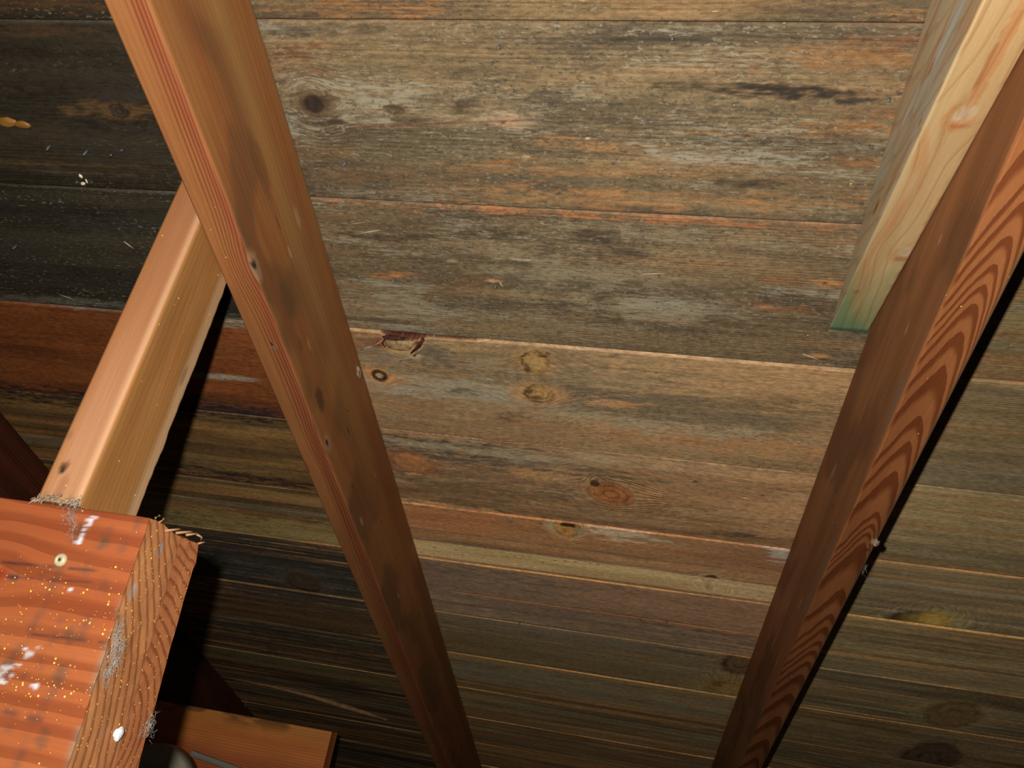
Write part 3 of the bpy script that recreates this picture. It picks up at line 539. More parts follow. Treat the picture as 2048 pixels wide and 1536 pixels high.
# ================================================================ TIMBERS
class Bar:
    """squared timber: axis a (length L), section axes ex (width wx) and ey (width wy); faces 0: y=0, 1: x=wx, 2: y=wy, 3: x=0"""
    def __init__(s, P0, a, ex, ey, L, wx, wy, r=0.0025, ds=0.004, dt=0.0016, fine=(0, 1, 2, 3)):
        s.P0 = np.asarray(P0, float); s.a = np.asarray(a, float); s.ex = np.asarray(ex, float); s.ey = np.asarray(ey, float)
        s.L, s.wx, s.wy, s.r, s.ds, s.dt, s.fine = L, wx, wy, r, ds, dt, fine
    def hit(s, px, py, face):              # where the line of sight to a point of the photograph meets a face -> (s, t)
        off = {0: 0 * s.ex, 2: s.ey * s.wy, 3: 0 * s.ex, 1: s.ex * s.wx}[face]
        tdir = s.ex if face in (0, 2) else s.ey
        Mx = np.stack([s.a, tdir, -ray(px, py)], 1)
        q = np.linalg.solve(Mx, CAM - (s.P0 + off)); return q[0], q[1]
    def build(s, name, paint, mat, parent=None, shift=None, caps=(True, True), deform=None, seed=0, ends={}):
        wx, wy, r = s.wx, s.wy, s.r
        pts = []                           # (x, y, face, t)
        corners = [((0, 0), (wx, 0), 0), ((wx, 0), (wx, wy), 1), ((wx, wy), (0, wy), 2), ((0, wy), (0, 0), 3)]
        for (x0, y0), (x1, y1), f in corners:
            Lf = math.hypot(x1 - x0, y1 - y0); dx, dy = (x1 - x0) / Lf, (y1 - y0) / Lf
            n = max(4, int((Lf - 2 * r) / (s.dt if f in s.fine else s.dt * 6)))
            for k in range(n + 1):
                q = r + (Lf - 2 * r) * k / n
                pts.append((x0 + dx * q, y0 + dy * q, f, x0 + dx * q if f in (0, 2) else y0 + dy * q))
            nx_, ny_ = -dy, dx             # inwards
            cx, cy = x1 - dx * r + nx_ * r, y1 - dy * r + ny_ * r
            for k in (1, 2):
                an = math.pi / 2 * k / 3
                ox, oy = cx - nx_ * r * math.cos(an) + dx * r * math.sin(an), cy - ny_ * r * math.cos(an) + dy * r * math.sin(an)
                ff = f if k == 1 else (f + 1) % 4
                pts.append((ox, oy, ff, ox if ff in (0, 2) else oy))
        pts.append(pts[0])
        X = np.array([p[0] for p in pts]); Y = np.array([p[1] for p in pts]); FC = np.array([p[2] for p in pts]); T = np.array([p[3] for p in pts])
        per = np.concatenate([[0], np.cumsum(np.hypot(np.diff(X), np.diff(Y)))])
        ns = int(s.L / s.ds) + 1; ss = np.linspace(0, s.L, ns); m_ = len(pts)
        SS = np.repeat(ss[:, None], m_, 1).ravel(); XX = np.tile(X, ns); YY = np.tile(Y, ns); FF = np.tile(FC, ns); TT = np.tile(T, ns); PP = np.tile(per, ns)
        Q = [grid_quads(ns, m_, 0, False)]
        base = ns * m_; span = {}
        for ci, on in enumerate(caps):
            if not on: continue
            gx, gy = max(3, int(wx / s.dt / 1.2)), max(3, int(wy / s.dt / 1.2))
            g1, g2 = np.meshgrid(np.linspace(r * .3, wx - r * .3, gx), np.linspace(r * .3, wy - r * .3, gy), indexing='ij')
            XX = np.concatenate([XX, g1.ravel()]); YY = np.concatenate([YY, g2.ravel()])
            SS = np.concatenate([SS, np.full(gx * gy, 0.0 if ci == 0 else s.L)])
            FF = np.concatenate([FF, np.full(gx * gy, 4 + ci)]); TT = np.concatenate([TT, g1.ravel()]); PP = np.concatenate([PP, g1.ravel() + 3])
            span[ci] = (base, base + gx * gy, grid_quads(gx, gy, 0, ci == 0))
            if ci not in ends: Q.append(grid_quads(gx, gy, base, ci == 0))
            base += gx * gy
        A = dict(x=XX, y=YY, s=SS, f=FF, t=TT, gy=PP.copy(), mold=np.zeros(base), pale=np.zeros(base), speck=np.zeros(base), kr=np.zeros(base), kin=np.zeros(base), kmask=np.zeros(base),
                 ring=np.zeros(base), ringamp=np.zeros(base), ringw=np.full(base, .35), col=np.zeros((base, 3)))
        sh = 0 if shift is None else shift(XX, YY)
        A['s'] = SS + sh
        paint(s, A)
        P = s.P0 + np.outer(A['s'], s.a) + np.outer(XX, s.ex) + np.outer(YY, s.ey)
        if deform is not None: P = deform(P, A)
        A['g'] = np.stack([A['s'], A['gy'], np.full(base, seed * 2.31)], 1)
        cut = {ci: span[ci] for ci in ends}
        keep = np.ones(base, bool)
        for a0, a1, _ in cut.values(): keep[a0:a1] = False
        idx = np.cumsum(keep) - 1
        sub = lambda m__: {k: v[m__] for k, v in A.items() if isinstance(v, np.ndarray)}
        o = make_mesh(name, P[keep], idx[np.concatenate(Q)], sub(keep), mat, parent)
        for ci, (nm, lab) in ends.items():
            a0, a1, q = cut[ci]; m__ = np.zeros(base, bool); m__[a0:a1] = True
            tag(make_mesh(nm, P[m__], q, sub(m__), mat, o), lab)
        return o

def spot(A, mask, s0, t0, rs, rt, c, k=1.0, soft=(.5, 1.1), jag=.4, seed=0):
    d = np.sqrt(((A['s'] - s0) / rs) ** 2 + ((A['t'] - t0) / rt) ** 2) + jag * (fbm(A['s'] * 200, A['t'] * 300, seed, 2) - .5)
    A['col'] = mixc(A['col'], c, (1 - sstep(soft[0], soft[1], d)) * k * mask)

def wood_base(A, c_lt, c_dk, seed, sv=55, su=2.2, con=1.8):
    f = fbm(A['s'] * su, A['gy'] * sv, seed, 4); g = fbm(A['s'] * 9, A['gy'] * 22, seed + 3, 3)
    q = np.clip((f - .5) * con + (g - .5) * .8 + .5, 0, 1)
    return np.asarray(c_dk) + (np.asarray(c_lt) - np.asarray(c_dk)) * q[:, None]

UX = np.array([1.0, 0, 0]); AV = TO_W @ np.array([0, 1.0, 0]); AN = TO_W @ np.array([0, 0, 1.0]); AW = np.array([0, 1.0, 0]); UP = np.array([0, 0, 1.0])
H1, W1 = 0.2124 * S, 0.0570 * S
V_A, V_B = -0.45 * S, 4.35 * S
def rafter_bar(u_left, w=W1, h=H1, **kw):   # face 0 towards the room, faces 1 and 3 the broad sides
    return Bar(world((u_left, V_A, S - .0008 - h)), AV, UX, AN, V_B - V_A, w, h, **kw)

# ---- left rafter
r1 = rafter_bar((-0.5757 - 0.0565) * S, 0.0565 * S, ds=.0045, fine=(0, 1))
def paint_r1(b, A):
    s, t, f = A['s'], A['t'], A['f']
    bottom = (f == 0).astype(float); right = (f == 1).astype(float)
    W, Hh = b.wx, b.wy
    tn = t / W
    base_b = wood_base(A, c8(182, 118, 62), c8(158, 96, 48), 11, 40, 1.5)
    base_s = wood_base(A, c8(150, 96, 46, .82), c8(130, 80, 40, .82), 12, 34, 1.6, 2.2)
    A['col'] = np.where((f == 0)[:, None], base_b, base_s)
    # knots on the arris
    ks = []
    for (px, py, rs, rt) in ((513, 537, 14, 7), (655, 886, 15, 6), (612, 945, 8, 5)):
        q = b.hit(px, py, 0); ks.append((q[0], q[1], mm(rs), mm(rt)))
    gt = t.copy()
    for (a0, b0, ra, rb) in ks:
        gt = gt - (t - b0) * .8 * np.exp(-((s - a0) / (3 * ra)) ** 2 - ((t - b0) / (3 * rb)) ** 2) * bottom
    wob = .10 * np.sin(s * 9 + 1) + .22 * (fbm(s * 3, s * 0, 5, 3) - .5)
    x = np.clip(gt / W + wob * .5, 0, 1.3)
    A['ring'] = np.where(f == 0, 6.5 * x ** 1.9 + .9 * np.sin(s * 5.0 + 2) * (1 - x), t * 160 + 1.2 * fbm(s * 2, t * 30, 9, 3))
    A['ringamp'] = np.where(f == 0, .72 * sstep(.30, .62, x), .14)
    A['ringw'] = np.where(f == 0, .42, .3)
    red = bottom * np.exp(-((tn - .82 - .5 * wob) / .2) ** 2)
    A['col'] = mixc(A['col'], c8(158, 76, 48), red * .6)
    # broad side: pale streak and grey brown smears near the lower edge
    pal = right * np.exp(-(((t / Hh) - .52 - .08 * np.sin(s * 2)) / .12) ** 2) * (1 - sstep(.3, .9, s / (2.2 * S)))
    A['col'] = mixc(A['col'], c8(176, 128, 66), pal * .8)
    smear = right * sstep(.5, .66, fbm(s * 7, t * 14, 31, 3)) * (1 - sstep(.2, .75, t / Hh))
    A['col'] = mixc(A['col'], c8(98, 70, 42), smear * .65)
    A['col'] = mixc(A['col'], c8(150, 82, 36), right * sstep(.55, .7, fbm(s * 3, t * 60, 37, 3)) * .4)
    A['col'] = mixc(A['col'], c8(150, 118, 78), right * sstep(.965, .985, t / Hh) * .5)
    for (px, py, rs, rt, c, k) in ((595, 436, 16, 4.5, c8(150, 112, 72), .9), (618, 690, 10, 4, c8(150, 105, 60), .6), (695, 822, 5, 1.2, c8(60, 36, 20), .9), (697, 862, 9, 1.8, c8(70, 44, 24), .8), (705, 973, 8, 2, c8(70, 44, 24), .8), (700, 1003, 7, 1.5, c8(80, 50, 28), .7),
                                   (723, 1042, 12, 3, c8(160, 125, 85), .8), (797, 1192, 12, 3, c8(150, 115, 75), .8), (822, 1190, 10, 2.5, c8(130, 100, 66), .6), (838, 1230, 11, 2, c8(60, 38, 24), .9), (852, 1228, 7, 1.5, c8(60, 38, 24), .8), (872, 1310, 24, 3, c8(130, 96, 66), .6), (866, 1350, 24, 2, c8(130, 96, 66), .6), (715, 740, 9, 4, c8(150, 130, 100), .8), (590, 180, 8, 2, c8(175, 150, 115), .6), (545, 385, 9, 2, c8(170, 90, 50), .8), (556, 445, 9, 1.5, c8(110, 50, 26), .8), (580, 505, 8, 2, c8(165, 130, 95), .7), (813, 1020, 5, 1.5, c8(60, 36, 22), .8), (762, 1045, 6, 1.3, c8(70, 42, 26), .7), (750, 950, 8, 3, c8(150, 118, 80), .5),
                                   (600, 690, 10, 6, c8(96, 68, 42), .4), (640, 800, 22, 10, c8(76, 52, 34), .75), (520, 330, 40, 12, c8(110, 74, 40), .5), (575, 600, 30, 14, c8(98, 72, 44), .6)):
        q = b.hit(px, py, 1); spot(A, right, q[0], q[1], mm(rs), mm(rt), c * (1.5 if c.sum() > .25 else 1), k, seed=int(px))
    for i, (px, py, rs, rt) in enumerate(((511, 535, 16, 7), (655, 887, 14, 6), (546, 692, 5, 3.5))):
        for fc, msk in ((0, bottom), (1, right)):
            q = b.hit(px, py, fc)
            spot(A, msk, q[0], q[1], mm(rs * 1.3), mm(rt * 1.3), c8(176, 128, 84), .9, seed=i)
            spot(A, msk, q[0], q[1], mm(rs * .8), mm(rt * .8), c8(140, 112, 86), .9, seed=i + 5)
            spot(A, msk, q[0] - mm(3), q[1] - mm(.5), mm(rs * .35), mm(rt * .6), c8(42, 26, 20), .95, seed=i + 9)
    for (px, py) in ((600, 1060), (432, 600), (452, 640), (613, 935)):
        q = b.hit(px, py, 0); spot(A, bottom, q[0], q[1], mm(16), mm(4), c8(150, 66, 38), .55, seed=int(px))
    A['speck'] = np.where(f == 0, .0, .003)
    dd = b.hit(420, 480, 0)[0]; A['speck'] += np.where(f == 0, .012 * np.exp(-((s - dd) / .05) ** 2), 0)
rafter_l = r1.build('rafter', paint_r1, MAT_RAFTER, seed=1, caps=(False, True))
tag(rafter_l, 'orange brown rafter with red grain crossing in front of the strut', 'rafter', 'rafters under the roof boards')

# ---- right rafter with flame figure
r2 = rafter_bar(0.3333 * S, 0.0599 * S, ds=.0035, fine=(0, 3))
APEX = [(2040, 330), (2025, 395), (2005, 467), (1990, 526), (1958, 564), (1940, 602), (1911, 661), (1873, 728), (1820, 830), (1800, 880), (1768, 938), (1725, 1020), (1718, 1044), (1712, 1061), (1705, 1081),
        (1672, 1174), (1645, 1223), (1628, 1250), (1620, 1278), (1610, 1296), (1597, 1319), (1586, 1345), (1572, 1384), (1550, 1430), (1530, 1475), (1512, 1515)]
def paint_r2(b, A):
    s, t, f = A['s'], A['t'], A['f']
    bottom = (f == 0).astype(float); left = (f == 3).astype(float); W, Hh = b.wx, b.wy
    ap = np.array([b.hit(px, py, 0)[0] for px, py in APEX])
    ap = np.concatenate([[ap[0] - .18, ap[0] - .12, ap[0] - .06], ap, [ap[-1] + .07, ap[-1] + .15, ap[-1] + .3, ap[-1] + .6]])
    tn = t / W
    t0 = .66 + .10 * np.sin(s * 6.0)
    w_l = np.clip((t0 - tn) / .66, 0, 2); w_r = np.clip((tn - t0) / .34, 0, 2)
    q = .095 * (np.sqrt(w_l ** 2 + .03) - .17) + .055 * w_r ** 2
    q = q * (1 + .25 * (fbm(s * 8, t * 60, 3, 3) - .5))
    x = s - q + .006 * (fbm(s * 30, t * 140, 4, 3) - .5)
    A['ring'] = np.where(f == 0, np.interp(x, ap, np.arange(len(ap))) * 1.0, t * 140 + 1.2 * fbm(s * 2, t * 30, 19, 3))
    # dark just below each apex line, fading out: run the saw tooth backwards
    A['ring'] = np.where(f == 0, -A['ring'], A['ring'])
    A['ringamp'] = np.where(f == 0, .95, .16)
    A['ringw'] = np.where(f == 0, .50 - .14 * w_l + .2 * (fbm(s * 20, t * 90, 6, 2) - .5), .3)
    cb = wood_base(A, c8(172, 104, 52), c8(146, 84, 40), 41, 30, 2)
    cs = wood_base(A, c8(146, 92, 50, .85), c8(122, 74, 38, .85), 42, 45, 1.6, 2.2)  # broad sides painted brighter to offset the grazing flash
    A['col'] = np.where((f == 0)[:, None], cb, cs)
    A['col'] = mixc(A['col'], c8(124, 104, 84), left * np.exp(-((t / Hh - .06) / .05) ** 2) * sstep(.4, .6, fbm(s * 6, s * 0, 8, 2)) * .7)
    A['col'] = mixc(A['col'], c8(160, 110, 66), left * np.exp(-((t / Hh - .50 - .05 * np.sin(3 * s)) / .018) ** 2) * .6)
    A['col'] = mixc(A['col'], c8(96, 60, 36), left * sstep(.55, .68, fbm(s * 6, t * 16, 51, 3)) * .5)
    A['col'] = mixc(A['col'], c8(170, 92, 48), left * sstep(.8, 1.0, t / Hh) * .35)
    A['col'] = mixc(A['col'], c8(120, 92, 62), bottom * sstep(.86, .97, tn) * .75)
    A['ringamp'] *= 1 - .7 * bottom * sstep(.88, .98, tn)
    for (px, py, rs, rt, c, k) in ((1813, 660, 10, 3, c8(150, 115, 85), .6), (1668, 942, 18, 4, c8(140, 116, 90), .7), (1660, 955, 22, 2, c8(150, 120, 84), .6), (1665, 1013, 6, 2, c8(70, 44, 26), .8), (1617, 1085, 8, 2, c8(70, 42, 26), .8), (1600, 1208, 22, 3, c8(140, 108, 76), .8), (1575, 1210, 26, 2, c8(150, 116, 80), .7), (1552, 1275, 60, 3, c8(150, 110, 74), .7), (1555, 1320, 40, 2, c8(150, 112, 76), .7), (1535, 1290, 24, 4, c8(84, 56, 34), .6), (1484, 1480, 40, 3, c8(130, 92, 60), .5), (1880, 480, 6, 2, c8(170, 140, 110), .5), (1605, 1215, 6, 2, c8(60, 36, 22), .8)):
        q = b.hit(px, py, 3); spot(A, left, q[0], q[1], mm(rs), mm(rt), c * (1.4 if c.sum() > .25 else 1), k, seed=int(px))
    for (px, py, rs, rt, c, k) in ((1745, 1098, 14, 6, c8(150, 96, 60), .8), (1748, 1083, 6, 5, c8(205, 160, 125), .9), (1735, 1100, 4, 3, c8(60, 36, 26), .8), (1583, 1353, 14, 7, c8(130, 84, 52), .8), (1584, 1353, 5, 3, c8(160, 120, 84), .8)):
        q = b.hit(px, py, 0); spot(A, bottom, q[0], q[1], mm(rs), mm(rt), c, k, seed=int(px))
    A['speck'] = np.where(f == 0, .004, .0012)
rafter_r = r2.build('rafter', paint_r2, MAT_RAFTER, seed=2, caps=(False, True))
tag(rafter_r, 'reddish rafter with bold flame grain, beside the pale tie', 'rafter', 'rafters under the roof boards')

# ---- far left rafter in the gloom
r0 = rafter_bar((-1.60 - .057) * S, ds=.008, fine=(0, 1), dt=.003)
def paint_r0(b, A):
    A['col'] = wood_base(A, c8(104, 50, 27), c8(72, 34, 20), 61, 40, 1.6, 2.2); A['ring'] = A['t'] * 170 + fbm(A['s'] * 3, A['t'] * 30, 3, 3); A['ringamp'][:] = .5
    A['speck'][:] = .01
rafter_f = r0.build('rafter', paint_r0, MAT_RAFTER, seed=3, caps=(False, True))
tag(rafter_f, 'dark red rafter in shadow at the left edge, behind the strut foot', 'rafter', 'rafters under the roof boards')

# ---- upright strut
ST_U0, ST_W0, ST_H0, ST_H1 = -0.6905 * S, 0.785 * S, 0.1850 * S, 0.780 * S
strut_b = Bar((ST_U0, ST_W0, ZC + ST_H0), UP, UX, AW, ST_H1 - ST_H0, 0.0580 * S, 0.110 * S, r=.0035, ds=.003, dt=.0013, fine=(0, 1))
def paint_strut(b, A):
    s, t, f = A['s'], A['t'], A['f']; W, D = b.wx, b.wy
    near = ((f == 0)).astype(float); right = (f == 1).astype(float)
    cn = wood_base(A, c8(206, 146, 100), c8(188, 122, 76), 71, 60, 2, 1.6)
    cr = wood_base(A, c8(176, 122, 60), c8(152, 98, 42), 72, 40, 2, 1.6)
    A['col'] = np.where((f == 1)[:, None], cr, cn)
    tn = t / W
    lift = sstep(.0, .6, s / b.L)
    A['col'] = mixc(A['col'], c8(186, 118, 66), near * lift * .7)
    A['col'] = mixc(A['col'], c8(190, 122, 62), near * (1 - sstep(.1, .35, tn)) * .6)
    A['col'] = mixc(A['col'], c8(226, 172, 124), near * np.exp(-((tn - .9) / .08) ** 2) * .8)
    tr = t / D
    A['col'] = mixc(A['col'], c8(196, 156, 112), right * sstep(.72, .86, tr + .12 * (fbm(s * 12, s * 0, 7, 3) - .5)) * .9)
    A['col'] = mixc(A['col'], c8(170, 96, 34), right * sstep(.55, .7, fbm(s * 5, t * 50, 77, 3)) * (tr < .75) * .55)
    x = tr + .16 * s / b.L
    A['ring'] = np.where(f == 1, 16 * np.abs(x - .42) ** 1.15 + 5 * s + 1.2 * fbm(s * 5, t * 30, 5, 3), tn * 16 + 1.0 * fbm(s * 3, t * 40, 8, 3))
    A['ringamp'] = np.where(f == 1, .5, .35 * (1 - sstep(.1, .5, tn))); A['ringw'][:] = .25
    for (px, py, rs, rt, c, k) in ((126, 936, 6, 4.5, c8(92, 66, 34), .95), (134, 929, 4, 3, c8(150, 92, 60), .7), (122, 975, 12, 5, c8(186, 118, 76), .8), (125, 940, 3, 2, c8(56, 42, 24), .9), (140, 870, 5, 3, c8(170, 110, 74), .7), (165, 725, 3, 1.5, c8(120, 84, 70), .5)):
        q = b.hit(px, py, 0); spot(A, near, q[0], q[1], mm(rs), mm(rt), c, k, seed=int(px))
    for (px, py, rs, rt, c, k) in ((368, 752, 12, 3, c8(150, 110, 76), .8),):
        q = b.hit(px, py, 1); spot(A, right, q[0], q[1], mm(rs), mm(rt), c, k, seed=int(px))
    A['col'] = mixc(A['col'], c8(150, 122, 92), (1 - sstep(.004, .010, s)) * near * sstep(.3, .7, fbm(t * 500, s * 200, 3, 2)) * .8)
    A['speck'] = np.where(f == 1, .016, .005)
def deform_strut(P, A):                    # wany far edge
    k = ((A['x'] > strut_b.wx * .5) & (A['y'] > strut_b.wy * .93)).astype(float) + ((A['f'] == 2)).astype(float)
    k = np.clip(k, 0, 1)
    P = P.copy(); P[:, 1] += k * (mm(3.2) * (fbm(A['s'] * 22, A['s'] * 0, 13, 3) - .5) + mm(1.5) * (fbm(A['s'] * 120, A['s'] * 0, 14, 2) - .5))
    return P
strut = strut_b.build('strut', paint_strut, MAT_STRUT, seed=4, deform=deform_strut)
tag(strut, 'pale orange upright strut standing on the big beam, behind the left rafter', 'strut')

# ---- collar tie with its bevelled green end
TIE_U0, TIE_H0 = 0.2732 * S, 0.7147 * S
wmax = lambda h: (0.9985 * S - CT * h) / ST
tie_b = Bar((TIE_U0, wmax(TIE_H0), ZC + TIE_H0), -AW, UX, UP, 1.25, 0.0594 * S, 0.2125 * S, r=.0018, ds=.0035, dt=.0014, fine=(0, 3))
def paint_tie(b, A):
    s, t, f = A['s'], A['t'], A['f']; W = b.wx; tn = t / W
    under = (f == 0).astype(float); left = (f == 3).astype(float)
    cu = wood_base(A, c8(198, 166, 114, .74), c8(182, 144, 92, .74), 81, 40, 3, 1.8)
    cl = wood_base(A, c8(172, 154, 120, 1.05), c8(150, 128, 92, 1.05), 82, 60, 3, 2.4)  # side colour lifted to make up for the flash grazing it
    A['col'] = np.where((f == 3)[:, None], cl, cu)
    gt = t.copy()
    ks = [(b.hit(1922, 232, 0), 11, 9), (b.hit(1805, 506, 0), 10, 7), (b.hit(1712, 580, 0), 4, 3)]
    for (q, ra, rb) in ks:
        gt = gt - (t - q[1]) * .8 * np.exp(-((s - q[0]) / mm(3 * ra)) ** 2 - ((t - q[1]) / mm(3 * rb)) ** 2)
    x = gt / W + .12 * np.sin(s * 11) + .2 * (fbm(s * 7, t * 20, 5, 3) - .5)
    A['ring'] = np.where(f == 0, x * 3.6, (t + .35 * (s)) * 60 + fbm(s * 4, t * 40, 6, 3) * 2)
    A['ringamp'] = np.where(f == 0, .55, .4); A['ringw'] = np.where(f == 0, .16, .22)
    A['col'] = mixc(A['col'], c8(196, 120, 56), under * sstep(.60, .72, fbm(s * 9, gt * 90, 91, 3)) * .45)
    A['col'] = mixc(A['col'], c8(178, 116, 60), left * sstep(.60, .72, fbm(s * 7, t * 70, 92, 3)) * .5)
    A['col'] = mixc(A['col'], c8(182, 176, 158), left * sstep(.56, .7, fbm(s * 6, t * 60, 93, 3)) * .6)
    for i, (q, ra, rb) in enumerate(ks):
        spot(A, under, q[0] , q[1] , mm(ra * 1.5), mm(rb * 1.5), c8(196, 130, 70), .75, seed=i, jag=.8)
        spot(A, under, q[0] + mm(2), q[1] + mm(1), mm(ra), mm(rb), c8(206, 178, 136), .95, seed=i + 3)
        spot(A, under, q[0] + mm(2), q[1] + mm(1.5), mm(ra * .5), mm(rb * .5), c8(186, 160, 126), .9, seed=i + 4)
        spot(A, under, q[0] - mm(ra * .9), q[1] + mm(rb * .2), mm(4), mm(rb), c8(176, 98, 44), .8, seed=i + 6, jag=.9)
    for (px, py, rs, rt, c, k) in ((1995, 110, 60, 5, c8(190, 120, 60), .6), (1972, 130, 30, 2, c8(160, 104, 56), .7)):
        q = b.hit(px, py, 0); spot(A, under, q[0], q[1], mm(rs), mm(rt), c, k, seed=int(px), jag=.8)
    for (px, py, rs, rt, c, k) in ((1752, 415, 12, 3.5, c8(150, 104, 54), .9), (1862, 135, 10, 2.5, c8(176, 110, 50), .8), (1840, 245, 6, 2.5, c8(160, 108, 62), .8), (1820, 215, 30, 5, c8(206, 200, 184), .6), (1900, 60, 40, 4, c8(200, 198, 184), .6), (1770, 340, 14, 4, c8(190, 180, 160), .5)):
        q = b.hit(px, py, 3); spot(A, left, q[0], q[1], mm(rs), mm(rt), c, k, seed=int(px))
    # copper green of the treated end
    n_ = fbm(s * 18, t * 60, 17, 4) - .5
    g1 = (1 - sstep(.02, .17, s + .10 * n_ + .5 * t)) * np.where(f == 0, 1, .12) * ((f == 0) | (f == 3))
    A['col'] = mixc(A['col'], c8(118, 146, 96), g1 * .75)
    g2 = (1 - sstep(-.002, .075, s + .07 * n_ + .9 * t)) * (f == 0)
    A['col'] = mixc(A['col'], c8(84, 140, 102), g2 * .8)
    g3 = (1 - sstep(.002, .007, s)) * (f == 0)
    A['col'] = mixc(A['col'], c8(40, 82, 66), g3 * .8)
    A['col'] = mixc(A['col'], c8(60, 120, 96), (f >= 4) * .9)
def deform_tie(P, A): 
    P = P.copy(); k = (A['f'] == 0) & (A['x'] > tie_b.wx * .9); P[:, 2] += np.where(k, mm(1.2) * (fbm(A['s'] * 90, A['s'] * 0, 3, 2) - .5), 0); return P
tie = tie_b.build('collar_tie', paint_tie, MAT_TIE, seed=5, shift=lambda x, y: (wmax(TIE_H0) - wmax(TIE_H0 + y)), deform=deform_tie, caps=(True, True), ends={0: ('cut_end', 'green stained cut end')})
tag(tie, 'pale tan tie timber with green tinted cut end against the right rafter', 'beam')

# ---- big beam at lower left
BE_U1, BE_U0 = -0.537 * S, -1.75 * S
BEAM_TILT = 0.082
BX = np.array([0, 0.113, 0.0066]); BX_L = np.linalg.norm(BX); BX = BX / BX_L           # from the front face to the back, along its top
BD = np.array([0, BEAM_TILT, -1.0]); BD = BD / np.linalg.norm(BD)                      # down its front face
beam_b = Bar((BE_U0, 0.7804 * S, ZC + 0.1815 * S), UX, BX, BD, BE_U1 - BE_U0, BX_L * S, 0.37 * S, r=.0012, ds=.003, dt=.0012, fine=(0, 3))
